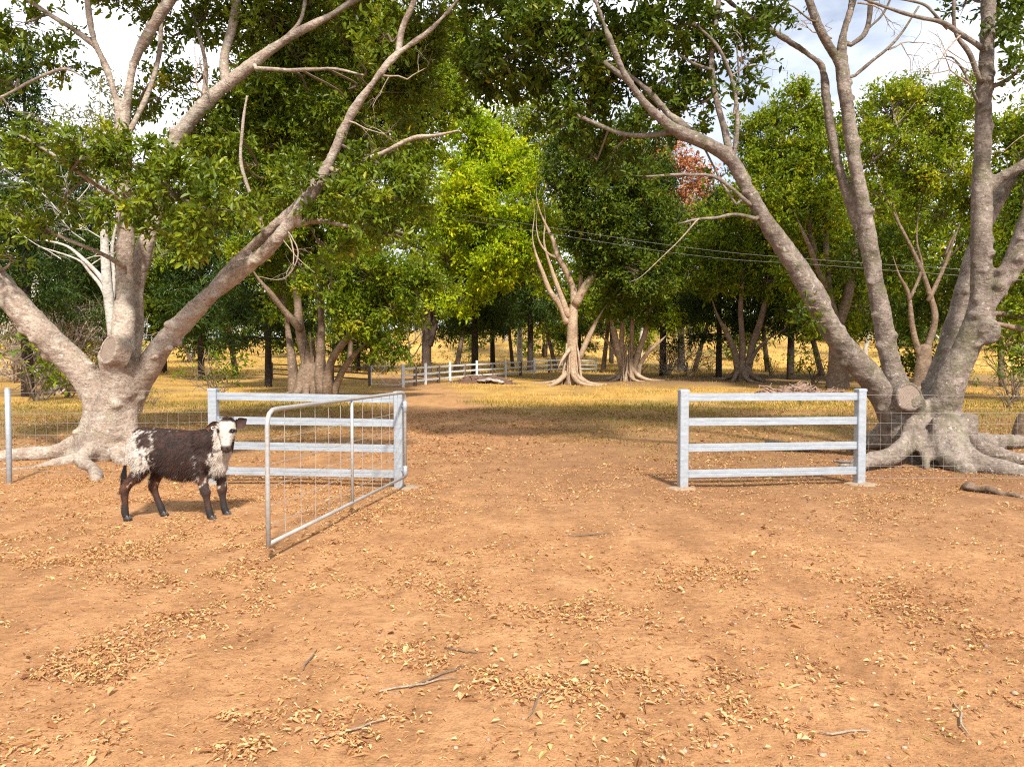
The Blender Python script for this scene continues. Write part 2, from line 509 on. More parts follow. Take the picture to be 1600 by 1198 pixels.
# ground: soil, dry grass and turf by place
def ground_mat():
    m, n, b, _ = new_mat("soil_and_dry_grass")
    geo = n.nodes.new("ShaderNodeNewGeometry")
    pos = geo.outputs["Position"]
    s = n.nodes.new("ShaderNodeSeparateXYZ")
    n.links.new(pos, s.inputs[0])
    X, Y = s.outputs["X"], s.outputs["Y"]
    n1 = noise_n(n, pos, 0.35, 6, 0.6, 0.3)
    n2 = noise_n(n, pos, 2.2, 7, 0.62, 0.3)
    n3 = noise_n(n, pos, 16, 6, 0.65)
    n4 = noise_n(n, pos, 90, 4, 0.6)
    soil = ramp(n, [(0.30, (0.232, 0.112, 0.049)), (0.50, (0.345, 0.178, 0.081)), (0.70, (0.44, 0.248, 0.120))],
                mathn(n, 'ADD', mathn(n, 'MULTIPLY', n2, 0.6), mathn(n, 'MULTIPLY', n1, 0.4))).outputs[0]
    soil = mix(n, soil, ramp(n, [(0.30, g3(0.62)), (0.50, g3(1.0)), (0.75, g3(1.22))], n3).outputs[0], 0.7, 'MULTIPLY')
    soil = mix(n, soil, ramp(n, [(0.32, g3(0.70)), (0.5, g3(1.0)), (0.7, g3(1.2))], n4).outputs[0], 0.7, 'MULTIPLY')
    # compacted streaks along the way vehicles drive, and scuffed patches
    ms_ = N(n, "ShaderNodeMapping")
    ms_.inputs["Scale"].default_value = (1.9, 0.28, 1.0)
    n.links.new(pos, ms_.inputs[0])
    soil = mix(n, soil, ramp(n, [(0.36, (0.70, 0.66, 0.62)), (0.50, g3(1.0)), (0.66, (1.16, 1.17, 1.2))], noise_n(n, ms_.outputs[0], 1.3, 6, 0.62, 0.5)).outputs[0], 0.45, 'MULTIPLY')
    soil = mix(n, soil, ramp(n, [(0.55, g3(1.0)), (0.63, (0.74, 0.70, 0.68))], noise_n(n, pos, 5.5, 8, 0.7, 0.9)).outputs[0], 0.5, 'MULTIPLY')
    # chaff ground into the soil
    ch = N(n, "ShaderNodeTexVoronoi", Scale=34.0, Randomness=1.0)
    n.links.new(pos, ch.inputs["Vector"])
    chm = mathn(n, 'MULTIPLY', ramp(n, [(0.05, g3(1)), (0.13, g3(0))], ch.outputs["Distance"]).outputs[0], ramp(n, [(0.48, g3(0)), (0.62, g3(0.8))], n2).outputs[0])
    soil = mix(n, soil, (0.50, 0.33, 0.15), chm)
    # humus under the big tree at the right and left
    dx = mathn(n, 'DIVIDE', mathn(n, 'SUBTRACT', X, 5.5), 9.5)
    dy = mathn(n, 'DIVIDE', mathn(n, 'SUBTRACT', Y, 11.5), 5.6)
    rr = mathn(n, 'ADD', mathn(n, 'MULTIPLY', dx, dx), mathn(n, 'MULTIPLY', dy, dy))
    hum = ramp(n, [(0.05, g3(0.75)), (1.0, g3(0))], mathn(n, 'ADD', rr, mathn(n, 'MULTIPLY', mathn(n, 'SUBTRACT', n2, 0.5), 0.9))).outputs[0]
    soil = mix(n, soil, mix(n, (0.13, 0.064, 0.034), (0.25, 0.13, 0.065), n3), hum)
    # turf between the gate and the tree line, away from the track
    y22 = mathn(n, 'MAXIMUM', mathn(n, 'SUBTRACT', Y, 22.0), 0.0)
    tcx = mathn(n, 'ADD', mathn(n, 'MULTIPLY', mathn(n, 'SUBTRACT', 9.0, Y), 0.16), mathn(n, 'MULTIPLY', mathn(n, 'MULTIPLY', y22, y22), -0.0012))
    trk = mathn(n, 'ABSOLUTE', mathn(n, 'SUBTRACT', X, tcx))
    trk = mathn(n, 'SUBTRACT', trk, mathn(n, 'MULTIPLY', n2, 1.6))
    off = ramp(n, [(0.10, g3(0.15)), (0.45, g3(1))], mathn(n, 'MULTIPLY', trk, 0.2)).outputs[0]
    yy = mathn(n, 'ADD', mathn(n, 'MULTIPLY', Y, 0.02), mathn(n, 'MULTIPLY', mathn(n, 'SUBTRACT', n1, 0.5), 0.22))
    turfm = mathn(n, 'MULTIPLY', ramp(n, [(0.19, g3(0)), (0.34, g3(0.85))], yy).outputs[0], off)
    turf = ramp(n, [(0.34, (0.115, 0.062, 0.032)), (0.50, (0.205, 0.115, 0.050)), (0.60, (0.215, 0.160, 0.042)), (0.74, (0.31, 0.20, 0.07))],
                mathn(n, 'ADD', mathn(n, 'MULTIPLY', n2, 0.5), mathn(n, 'MULTIPLY', n3, 0.5))).outputs[0]
    c = mix(n, soil, turf, turfm)
    # straw beyond
    strawm = ramp(n, [(0.46, g3(0)), (0.58, g3(0.72))], yy).outputs[0]
    straw = ramp(n, [(0.36, (0.13, 0.075, 0.034)), (0.46, (0.30, 0.185, 0.055)), (0.54, (0.47, 0.285, 0.075)), (0.68, (0.60, 0.38, 0.115))],
                 mathn(n, 'ADD', mathn(n, 'MULTIPLY', n1, 0.5), mathn(n, 'MULTIPLY', n3, 0.5))).outputs[0]
    c = mix(n, c, straw, mathn(n, 'MULTIPLY', strawm, off))
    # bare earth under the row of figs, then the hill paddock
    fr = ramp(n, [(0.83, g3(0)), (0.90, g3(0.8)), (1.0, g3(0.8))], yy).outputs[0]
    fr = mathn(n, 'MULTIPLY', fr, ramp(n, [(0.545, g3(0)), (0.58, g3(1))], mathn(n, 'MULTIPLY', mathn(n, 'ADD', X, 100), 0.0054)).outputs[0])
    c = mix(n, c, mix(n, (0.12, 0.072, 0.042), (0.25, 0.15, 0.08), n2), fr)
    hm = ramp(n, [(0.56, g3(0)), (0.64, g3(1))], mathn(n, 'MULTIPLY', Y, 0.01)).outputs[0]
    hill = ramp(n, [(0.38, (0.13, 0.11, 0.036)), (0.46, (0.28, 0.18, 0.050)), (0.54, (0.46, 0.28, 0.078)), (0.66, (0.60, 0.38, 0.12))],
                mathn(n, 'ADD', mathn(n, 'MULTIPLY', noise_n(n, pos, 0.06, 5, 0.6), 0.55), mathn(n, 'MULTIPLY', n2, 0.45))).outputs[0]
    c = mix(n, c, hill, hm)
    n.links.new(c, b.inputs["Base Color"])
    b.inputs["Roughness"].default_value = 0.95
    b.inputs["Specular IOR Level"].default_value = 0.15
    hv = N(n, "ShaderNodeTexVoronoi", Scale=3.3, Randomness=1.0)
    wv_ = N(n, "ShaderNodeVectorMath", operation='ADD')
    n.links.new(pos, wv_.inputs[0])
    nv_ = N(n, "ShaderNodeTexNoise", Scale=6.0, Detail=3)
    n.links.new(pos, nv_.inputs["Vector"])
    sc_n = N(n, "ShaderNodeVectorMath", operation='SCALE'); sc_n.inputs["Scale"].default_value = 0.12
    n.links.new(nv_.outputs["Color"], sc_n.inputs[0]); n.links.new(sc_n.outputs[0], wv_.inputs[1])
    n.links.new(wv_.outputs[0], hv.inputs["Vector"])
    dent = ramp(n, [(0.10, g3(0)), (0.24, g3(1.0))], hv.outputs["Distance"]).outputs[0]
    p0_ = bump(n, b, dent, 0.3, 0.02)
    p = bump(n, b, n2, 0.5, 0.05, p0_)
    p = bump(n, b, n3, 0.8, 0.03, p)
    bump(n, b, n4, 0.5, 0.006, p)
    return m


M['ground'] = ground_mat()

# ------------------------------------------------------------------ ground sheet
ys = np.concatenate([np.linspace(-14, 2, 20)[:-1], np.geomspace(2, 900, 300)])
ts = np.linspace(-1, 1, 261)
ts = np.sign(ts) * np.abs(ts) ** 1.35
gy, gt = np.meshgrid(ys, ts, indexing='ij')
gx = gt * (16 + 1.15 * np.maximum(gy, 0))
gzv = ground_z(gx, gy)
V = np.stack([gx, gy, gzv], -1).reshape(-1, 3)
idx = np.arange(V.shape[0]).reshape(gx.shape)
q = np.stack([idx[:-1, :-1], idx[:-1, 1:], idx[1:, 1:], idx[1:, :-1]], -1).reshape(-1, 4)
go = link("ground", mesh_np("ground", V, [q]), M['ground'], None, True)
tag(go, "bare orange soil running into dry paddock grass and a straw hill", "ground", kind="structure")


# ------------------------------------------------------------------ foliage
def leaves_mesh(name, P, D, Nn, L_, W_, val, fold=0.22, quad=True, droop=0.12):
    """leaf blades at P along D with normal Nn"""
    n = len(P)
    D = D / (np.linalg.norm(D, axis=1)[:, None] + 1e-9)
    S = np.cross(D, Nn); S /= np.linalg.norm(S, axis=1)[:, None] + 1e-9
    U = np.cross(S, D)
    L_ = np.broadcast_to(L_, (n,))[:, None]; W_ = np.broadcast_to(W_, (n,))[:, None]
    tip = P + D * L_ - U * L_ * droop
    if quad:
        a = P + D * L_ * 0.34; c = P + D * L_ * 0.74 - U * L_ * droop * 0.5
        l1 = a + S * W_ * 0.5 + U * W_ * fold; r1 = a - S * W_ * 0.5 + U * W_ * fold
        l2 = c + S * W_ * 0.38 + U * W_ * fold * 0.6; r2 = c - S * W_ * 0.38 + U * W_ * fold * 0.6
        Vv = np.stack([P, l1, l2, tip, r2, r1], 1).reshape(-1, 3)
        b = np.arange(n)[:, None] * 6
        F = np.concatenate([b + np.array([0, 1, 2, 3]), b + np.array([0, 3, 4, 5])])
        k = 6
    else:
        a = P + D * L_ * 0.45
        l1 = a + S * W_ * 0.5 + U * W_ * fold; r1 = a - S * W_ * 0.5 + U * W_ * fold
        Vv = np.stack([P, l1, tip, r1], 1).reshape(-1, 3)
        b = np.arange(n)[:, None] * 4
        F = np.concatenate([b + np.array([0, 1, 2]), b + np.array([0, 2, 3])])
        k = 4
    me = mesh_np(name, Vv, [F])
    attr(me, "leafv", np.repeat(val, k))
    return me


def unit(n, rng):
    v = rng.normal(size=(n, 3))
    return v / (np.linalg.norm(v, axis=1)[:, None] + 1e-9)


def foliage(blobs, per_m3, leaf, rng, per_sprig=8, sub=10, wid=0.42, tone=0.12, up=0.35, shell=0.55, spread=(0.13, 0.26)):
    """blobs: list of (centre, radii(3), density). Returns P, D, N, L, W, val and the sub-clump centres of every blob"""
    Ps, Ds, Ns, Ls, vs, subs = [], [], [], [], [], []
    for c, r, dn in blobs:
        c = np.asarray(c, float); r = np.asarray(r, float)
        vol = 4.19 * r[0] * r[1] * r[2]
        ns = max(6, int(vol * per_m3 * dn / per_sprig))
        k = max(4, int(sub * max(0.5, vol ** 0.4)))
        u = unit(k, rng)
        sc = u * (shell + (1 - shell) * rng.random((k, 1)) ** 0.7) * rng.uniform(0.6, 1.12, (k, 1))
        subs.append((c, c + sc * r))
        w = rng.integers(0, k, ns)
        sp = sc[w] + rng.normal(size=(ns, 3)) * rng.uniform(*spread, (ns, 1))
        tone_c = rng.normal(0, tone, k)[w]
        P0 = c + sp * r
        out = sp / (np.linalg.norm(sp, axis=1)[:, None] + 1e-6)
        d0 = out * 0.8 + unit(ns, rng) * 0.8 + np.array([0, 0, 0.15])
        d0 /= np.linalg.norm(d0, axis=1)[:, None]
        P0 = np.repeat(P0, per_sprig, 0); d0 = np.repeat(d0, per_sprig, 0)
        n = len(P0)
        t = np.tile(np.linspace(0, 1, per_sprig), ns)[:, None]
        ll = leaf * np.repeat(rng.uniform(.75, 1.2, ns), per_sprig) * rng.uniform(0.5, 1.4, n)
        P = P0 + d0 * (t - 0.3) * leaf * 2.2 + rng.normal(size=(n, 3)) * leaf * 0.12
        side = unit(n, rng)
        D = d0 * (0.35 + 0.5 * t) + side * 0.85
        Nn = np.array([0, 0, 1.0]) * up * 3 + unit(n, rng) + out.repeat(per_sprig, 0) * 0.4
        Ps.append(P); Ds.append(D); Ns.append(Nn); Ls.append(ll)
        vs.append(np.clip(0.45 + np.repeat(tone_c, per_sprig) + rng.normal(0, 0.17, n), 0, 1))
    return np.concatenate(Ps), np.concatenate(Ds), np.concatenate(Ns), np.concatenate(Ls), np.concatenate(vs), subs


def crown(name, blobs, per_m3, leaf, mat, parent, rng, quad=False, wid=0.42, **kw):
    P, D, Nn, Ls, v, subs = foliage(blobs, per_m3, leaf, rng, **kw)
    me = leaves_mesh(name, P, D, Nn, Ls, Ls * wid, v, quad=quad)
    o = link(name, me, mat, parent, False, "stuff")
    return o, subs


def px_blob(px, py, d, rx, ry, dn=1.0, dz=None):
    k = d / FPX
    rr = np.array([rx * k, (dz if dz else 0.5 * (rx + ry)) * k, ry * k])
    return (at(px, py, d), rr, dn)


def px_limb(rows, k=7):
    """rows (px, py, depth, width_px) -> points, radii"""
    A = np.array([[*at(a, b, d), w_ * d / FPX / 2] for a, b, d, w_ in rows])
    S = spline(A, k)
    return S[:, :3], np.maximum(S[:, 3], 0.004)


def rough_limb(P, Rr, rng, amp=0.06):
    """slow swelling and bending so that limbs are not ruler-smooth"""
    n = len(P)
    arc = np.concatenate([[0], np.cumsum(np.linalg.norm(np.diff(P, axis=0), axis=1))])
    lam = 9 * float(np.mean(Rr)) + 1e-6
    ph = rng.uniform(0, 6.28, 6)
    k = arc / lam
    Rr = Rr * (1 + amp * (np.sin(k * 2.1 + ph[0]) + .6 * np.sin(k * 4.7 + ph[1])))
    env = np.minimum(1, np.minimum(arc, arc[-1] - arc) / (lam * .5 + 1e-6))[:, None]
    off = np.stack([np.sin(k * 1.7 + ph[2]), np.sin(k * 2.3 + ph[3]), .5 * np.sin(k * 2.9 + ph[4])], -1)
    return P + off * env * Rr[:, None] * 0.14, Rr


def remeshed(name, mb, voxel, smooth_it=5):
    me0 = mb.mesh("tmp")
    ob = bpy.data.objects.new("tmp", me0)
    COL.objects.link(ob)
    r = ob.modifiers.new("r", 'REMESH')
    r.mode = 'VOXEL'; r.voxel_size = voxel
    s = ob.modifiers.new("s", 'SMOOTH')
    s.factor = 0.5; s.iterations = smooth_it
    dg = bpy.context.evaluated_depsgraph_get()
    me = bpy.data.meshes.new_from_object(ob.evaluated_get(dg))
    me.name = name
    bpy.data.objects.remove(ob)
    bpy.data.meshes.remove(me0)
    return me


def bark_relief(me, amp, rng_seed=0, ring=0.006):
    n = len(me.vertices)
    co = np.empty(n * 3, np.float32); me.vertices.foreach_get("co", co); co = co.reshape(-1, 3)
    no = np.empty(n * 3, np.float32); me.vertices.foreach_get("normal", no); no = no.reshape(-1, 3)
    d = np.empty(n)
    for i in range(n):
        p = Vector(co[i])
        d[i] = noise.noise(p * 1.7) * amp + noise.noise(p * 5.0 + Vector((7, 3, 1))) * amp * 0.45 + noise.noise(Vector((p.x * 4, p.y * 4, p.z * 16))) * ring
    me.vertices.foreach_set("co", (co + no * d[:, None]).astype(np.float32).ravel())
    me.update()


def rooted(P, Rr, limbs, reach=1.0):
    """start the branch on the axis of the limb it leaves"""
    LP = np.concatenate([l[0] for l in limbs])
    j = int(np.argmin(np.linalg.norm(LP - P[0], axis=1)))
    k = int(np.argmin(np.linalg.norm(LP - P[-1], axis=1)))
    d0, d1 = np.linalg.norm(LP[j] - P[0]), np.linalg.norm(LP[k] - P[-1])
    if .02 < d0 < reach and Rr[0] >= Rr[-1] * .8:
        n_ = max(2, int(d0 / .08))
        t = np.linspace(0, 1, n_, endpoint=False)[:, None]
        P = np.vstack([LP[j] * (1 - t) + P[0] * t, P])
        Rr = np.concatenate([np.full(n_, Rr[0] * 1.12), Rr])
    return P, Rr


def twigs_for(subs, limbs, rng, mb, r0=0.03, r1=0.006, reach=3.5):
    """branches from the nearest limb into each leaf clump, then twigs to its sub-clumps"""
    LP = np.concatenate([l[0] for l in limbs])
    for c, sc in subs:
        dv = LP - c
        dist = np.linalg.norm(dv, axis=1) + 0.6 * np.maximum(0, dv[:, 2])
        j = int(np.argmin(dist))
        a = LP[j]
        ln = np.linalg.norm(c - a)
        if ln < reach:
            m1 = a * 0.6 + c * 0.4 + rng.normal(size=3) * 0.10 * ln - np.array([0, 0, 0.06 * ln])
            m2 = a * 0.25 + c * 0.75 + rng.normal(size=3) * 0.08 * ln
            S = spline([a, m1, m2, c], 4)
            mb.tube(S, np.linspace(r0, r1 * 1.6, len(S)) * rng.uniform(0.7, 1.2), 5, False)
            src = S[len(S) // 2:]
        else:
            src = np.array([c])
        for s_ in sc:
            b = src[rng.integers(0, len(src))]
            m = (b + s_) / 2 + rng.normal(size=3) * 0.12 * np.linalg.norm(s_ - b)
            mb.tube(spline([b, m, s_], 3), np.linspace(r1 * 1.3, r1 * 0.4, 7), 4, False)


def bare_spray(mb, p, d, ln, r, depth, rng, seg=4, spread=0.7, up=0.0):
    """recursive leafless branching"""
    p = np.asarray(p, float); d = np.asarray(d, float) / np.linalg.norm(d)
    pts = [p]
    for k in range(3):
        d = d + rng.normal(size=3) * 0.16 + np.array([0, 0, up])
        d /= np.linalg.norm(d)
        p = p + d * ln / 3
        pts.append(p)
    mb.tube(np.array(pts), np.linspace(r, r * 0.62, 4), seg, False)
    if depth > 0:
        for k in range(rng.integers(2, 4)):
            q_ = pts[rng.integers(1, 4)] if k else pts[-1]
            bare_spray(mb, q_, d + rng.normal(size=3) * spread, ln * rng.uniform(0.6, 0.85), r * 0.6, depth - 1, rng, max(3, seg - 1), spread, up)


# ================================================================== the two big figs by the gate
def big_fig(name, label, limbs, branches, dead, blobs, mat, lmat, base, voxel, rng, stubs=(), extra=None, upper=(), sprays=()):
    root = empty(name, base, label, "tree", "big fig trees beside the gateway")
    mb = MB()
    LL = []
    for i_, rows in enumerate(limbs):
        P, Rr = px_limb(rows, 8)
        isroot = rows[-1][1] > 684 and rows[0][1] < rows[-1][1]
        if isroot:
            t_ = np.linspace(0, 1, len(P))
            P[:, 2] -= 0.085 * t_ ** .5
            Rr = Rr * .88
            P2, R2 = rough_limb(P, Rr, rng, 0.11)
            P2[:, 2] += .03 * np.sin(t_ * 17 + i_) * t_
        else:
            Rr = Rr * np.interp(P[:, 2], [0.0, 1.2, 2.2, 4.0, 7.0], [.92, .80, .72, .67, .64])
            P2, R2 = rough_limb(P, Rr, rng, 0.045)
            # knots, old branch scars and warts
            arc = np.linalg.norm(np.diff(P2, axis=0), axis=1).sum()
            for _ in range(int(arc * 3.0)):
                j = rng.integers(2, max(3, len(P2) - 2))
                if R2[j] < .06: continue
                dv = unit(1, rng)[0]; dv[1] = -abs(dv[1])
                tg_ = P2[min(j + 1, len(P2) - 1)] - P2[j - 1]; tg_ /= np.linalg.norm(tg_)
                dv -= tg_ * np.dot(dv, tg_); dv /= np.linalg.norm(dv)
                kr = rng.uniform(.035, .085) * min(1, R2[j] / .15)
                mb.ellipsoid(P2[j] + dv * R2[j] * .93, (kr * 1.2, kr * 1.2, kr), 10, 6)
        mb.tube(P2, R2, 18)
        LL.append((P, Rr))
    if extra: extra(mb)
    me = remeshed("trunk", mb, voxel, 6)
    bark_relief(me, 0.026, ring=.008)
    link("trunk", me, mat, root, True)
    for rows in branches:
        P, Rr = px_limb(rows, 6)
        P, Rr = rooted(P, Rr, LL)
        P2, R2 = rough_limb(P, Rr * .72, rng, 0.06)
        b = MB(); b.tube(P2, R2, 10)
        b.build("branch", mat, root, True)
        LL.append((P, Rr))
    for rows in dead:
        P, Rr = px_limb(rows, 5)
        P, Rr = rooted(P, Rr, LL, .6)
        P2, R2 = rough_limb(P, Rr * np.where(Rr > .03, .75, .55), rng, 0.08)
        b = MB(); b.tube(P2, R2, 7)
        b.build("dead_branch", M['deadwood'], root, True)
    o, subs = crown("crown", blobs, 2500, 0.105, lmat, root, rng, quad=True, wid=0.44, per_sprig=8, sub=11, tone=0.13)
    if upper:  # unseen foliage above the frame, added to shade the ground behind
        crown("crown", [(c, (r_, r_ * .9, r_ * .6), dn) for c, r_, dn in upper], 330, 0.22, lmat, root, rng, quad=False, wid=0.45, per_sprig=7, sub=9)
    tw = MB()
    twigs_for(subs, LL, rng, tw, 0.026, 0.006)
    tw.build("twigs", M['twig'], root, False, "stuff")
    if sprays:
        b = MB()
        for px, py, dd_, dv, ln_ in sprays:
            bare_spray(b, at(px, py, dd_), dv, ln_, .017, 4, rng, 5, .55, 0)
        b.build("dead_twigs", M['deadwood'], root, True, "stuff")
    for c, axis, rx, rz, mm in stubs:
        # sawn limb: a collar, a flat sawn face with rings
        b = MB()
        ax = Vector(axis).normalized()
        rot = ax.to_track_quat('Z', 'Y').to_matrix()
        nseg = 28
        V, Fq = [], []
        prof = [(0.0, 1.22), (0.3, 1.2), (0.55, 1.16), (0.8, 1.12), (0.95, 1.09), (1.03, 1.02), (1.0, 0.90)]
        for t, k in prof:
            for j in range(nseg):
                a = 2 * math.pi * j / nseg
                wob = 1 + 0.03 * math.sin(2 * a + 1) + 0.015 * math.sin(5 * a)
                V.append(Vector(c) + rot @ Vector((rx * k * wob * math.cos(a), rz * k * wob * math.sin(a), (t - 1) * 0.26)))
        for i in range(len(prof) - 1):
            for j in range(nseg):
                j2 = (j + 1) % nseg
                Fq.append((i * nseg + j, i * nseg + j2, (i + 1) * nseg + j2, (i + 1) * nseg + j))
        b.add(np.array([tuple(v) for v in V]), Fq)
        so = b.build("sawn_limb", mat, root, True)
        V, T = [(0, 0, 0.0)], []
        rings = [0.35, 0.7, 0.93]
        for k in rings:
            for j in range(nseg):
                a = 2 * math.pi * j / nseg
                wob = 1 + 0.03 * math.sin(2 * a + 1) + 0.015 * math.sin(5 * a)
                V.append((rx * k * wob * math.cos(a), rz * k * wob * math.sin(a), 0.004 * math.sin(5 * a + k * 9)))
        Fq = []
        for j in range(nseg):
            j2 = (j + 1) % nseg
            T.append((0, 1 + j, 1 + j2))
            for i in range(2):
                Fq.append((1 + i * nseg + j, 1 + (i + 1) * nseg + j, 1 + (i + 1) * nseg + j2, 1 + i * nseg + j2))
        f = MB(); f.add(np.array(V), Fq, T)
        fo = f.build("sawn_face", M['cutwood'], None, True)
        fo.parent = so
        fo.matrix_local = Matrix.Translation(Vector(c) - ax * .006) @ rot.to_4x4()
        fo["label"] = "pale sawn face of a lopped limb"
    return root


# ---- left fig
r1 = np.random.default_rng(21)
LT = [
    # base column and flutes
    [(165, 740, 12.2, 112), (168, 700, 12.1, 96), (178, 650, 12.0, 78), (186, 610, 11.95, 70), (191, 570, 11.95, 56), (193, 530, 12.05, 46), (195, 480, 12.2, 40)],
    [(206, 740, 12.0, 50), (203, 690, 12.0, 36), (203, 640, 12.05, 34), (206, 590, 12.1, 34)],
    [(118, 735, 12.2, 56), (140, 690, 12.1, 44), (152, 645, 12.1, 44), (146, 605, 12.2, 50)],
    # limb to the upper left
    [(172, 650, 12.3, 62), (145, 605, 12.2, 60), (108, 565, 12.1, 56), (68, 524, 12.0, 54), (28, 478, 11.9, 52), (-10, 425, 11.8, 50), (-70, 340, 11.6, 48), (-140, 220, 11.4, 40), (-190, 80, 11.2, 30)],
    # central limb
    [(190, 620, 12.1, 60), (193, 570, 12.1, 48), (195, 500, 12.2, 41), (194, 440, 12.4, 37), (195, 380, 12.4, 36), (194, 310, 12.4, 32), (192, 250, 12.4, 28), (190, 200, 12.4, 27), (182, 160, 12.35, 17), (165, 105, 12.3, 16), (148, 68, 12.2, 15), (138, 20, 12.1, 15), (132, -60, 12.0, 13), (125, -160, 11.9, 10)],
    [(192, 205, 12.4, 24), (200, 140, 12.4, 20), (212, 95, 12.4, 21), (236, 50, 12.3, 24), (262, 5, 12.2, 25), (300, -60, 12.1, 22), (330, -150, 12.0, 16)],
    # limb leaning right behind the central one
    [(200, 560, 12.6, 45), (210, 470, 12.9, 38), (222, 410, 13.0, 36), (240, 340, 13.0, 35), (256, 262, 13.0, 36), (285, 205, 12.9, 34), (320, 160, 12.8, 33), (355, 132, 12.8, 30), (410, 88, 12.8, 26), (460, 55, 12.8, 22), (520, 22, 12.8, 19), (580, -20, 12.8, 15), (640, -70, 12.8, 11)],
    # great limb to the upper right, double ridged
    [(200, 640, 12.2, 50), (220, 590, 12.1, 46), (248, 545, 12.0, 50), (287, 503, 11.9, 43), (330, 462, 11.8, 37), (375, 425, 11.7, 37), (415, 392, 11.6, 34), (450, 352, 11.5, 30), (487, 303, 11.4, 29), (510, 262, 11.4, 25), (530, 218, 11.4, 22), (551, 176, 11.3, 21), (590, 122, 11.2, 19), (622, 84, 11.2, 17), (672, 46, 11.1, 13), (715, 0, 11.0, 10), (760, -60, 10.9, 7)],
    [(330, 450, 11.9, 20), (370, 408, 11.8, 22), (410, 370, 11.7, 22), (445, 338, 11.6, 18), (480, 300, 11.5, 14)],
    [(465, 352, 11.5, 20), (485, 344, 11.4, 18), (508, 345, 11.3, 15)],
    # roots
    [(165, 660, 12.2, 60), (140, 682, 12.1, 46), (100, 695, 12.1, 32), (60, 703, 12.1, 26), (20, 706, 12.0, 24), (-30, 712, 11.8, 22), (-90, 720, 11.6, 18)],
    [(170, 690, 12.0, 50), (150, 706, 11.8, 32), (115, 714, 11.5, 25), (75, 722, 11.2, 21), (30, 730, 10.9, 18), (-20, 736, 10.7, 15)],
    [(150, 700, 11.8, 34), (128, 714, 11.3, 25), (143, 724, 10.6, 22), (150, 742, 10.0, 20), (144, 762, 9.4, 17), (140, 775, 9.2, 10)],
    [(180, 700, 12.0, 44), (185, 715, 11.6, 26), (205, 722, 11.4, 22), (240, 726, 11.3, 18), (285, 730, 11.2, 12)],
    [(205, 680, 12.4, 40), (240, 708, 12.9, 24), (290, 708, 13.2, 18), (340, 706, 13.5, 12)],
    [(150, 690, 12.6, 44), (90, 700, 13.4, 26), (20, 700, 14.0, 18)],
    # burls on the right limb
    [(262, 548, 11.75, 18), (268, 542, 11.65, 14)], [(240, 560, 11.7, 16), (246, 556, 11.62, 12)],
]
LB = [
    [(150, 72, 12.25, 12), (120, 50, 12.2, 12), (85, 28, 12.1, 10), (45, 0, 12.0, 9), (0, -40, 11.9, 7)],
    [(198, 215, 12.4, 13), (215, 180, 12.5, 11), (238, 130, 12.6, 10), (248, 85, 12.6, 10), (252, 40, 12.6, 8), (258, -30, 12.6, 6)],
    [(354, 134, 12.8, 20), (350, 90, 12.9, 20), (362, 45, 13.0, 20), (370, 0, 13.0, 18), (378, -70, 13.0, 14)],
    [(318, 160, 12.9, 10), (322, 110, 13.1, 9), (312, 60, 13.2, 8), (300, 20, 13.3, 7)],
    [(622, 85, 11.2, 13), (628, 45, 11.2, 13), (648, 0, 11.1, 12), (670, -70, 11.0, 8)],
    [(414, 368, 11.6, 10), (402, 330, 11.6, 9), (386, 290, 11.6, 8), (376, 245, 11.6, 7), (380, 190, 11.6, 6), (386, 150, 11.6, 4)],
    [(192, 415, 12.2, 12), (165, 400, 12.0, 9), (140, 388, 11.8, 8), (100, 372, 11.6, 6), (60, 350, 11.5, 4)],
    [(195, 320, 12.3, 14), (160, 295, 11.6, 11), (130, 275, 11.0, 9), (80, 240, 10.8, 7), (20, 205, 10.8, 5)],
    [(130, 120, 12.2, 3), (100, 108, 12.2, 6), (60, 122, 12.2, 6), (25, 140, 12.1, 6), (-20, 165, 12, 7)],
    [(400, 107, 12.7, 8), (460, 110, 12.6, 8), (520, 108, 12.4, 6), (570, 118, 12.3, 4)],
    [(445, 62, 12.8, 9), (470, 30, 12.9, 8), (480, -20, 13, 7)],
    [(195, 300, 12.2, 16), (225, 300, 11.2, 11), (270, 305, 10.5, 8), (330, 330, 10.3, 5)],
    [(500, 280, 11.4, 9), (540, 290, 11.1, 7), (590, 300, 10.9, 6), (640, 320, 10.9, 4)],
    [(505, 345, 11.3, 10), (550, 355, 11.1, 7), (600, 362, 11.0, 5)],
]
LD = [
    [(528, 268, 11.4, 11), (566, 252, 11.3, 9), (600, 238, 11.2, 9), (645, 216, 11.1, 9), (680, 212, 11.0, 7), (716, 204, 10.9, 5)],
    [(455, 368, 11.4, 4), (466, 395, 11.4, 3.5), (455, 425, 11.4, 3), (435, 437, 11.4, 2.4), (404, 432, 11.4, 1.6)],
    [(462, 400, 11.4, 2.4), (478, 415, 11.4, 2), (492, 426, 11.4, 1.2)],
    [(310, 140, 12.6, 5), (305, 120, 12.6, 4.5), (309, 100, 12.6, 3)],
]
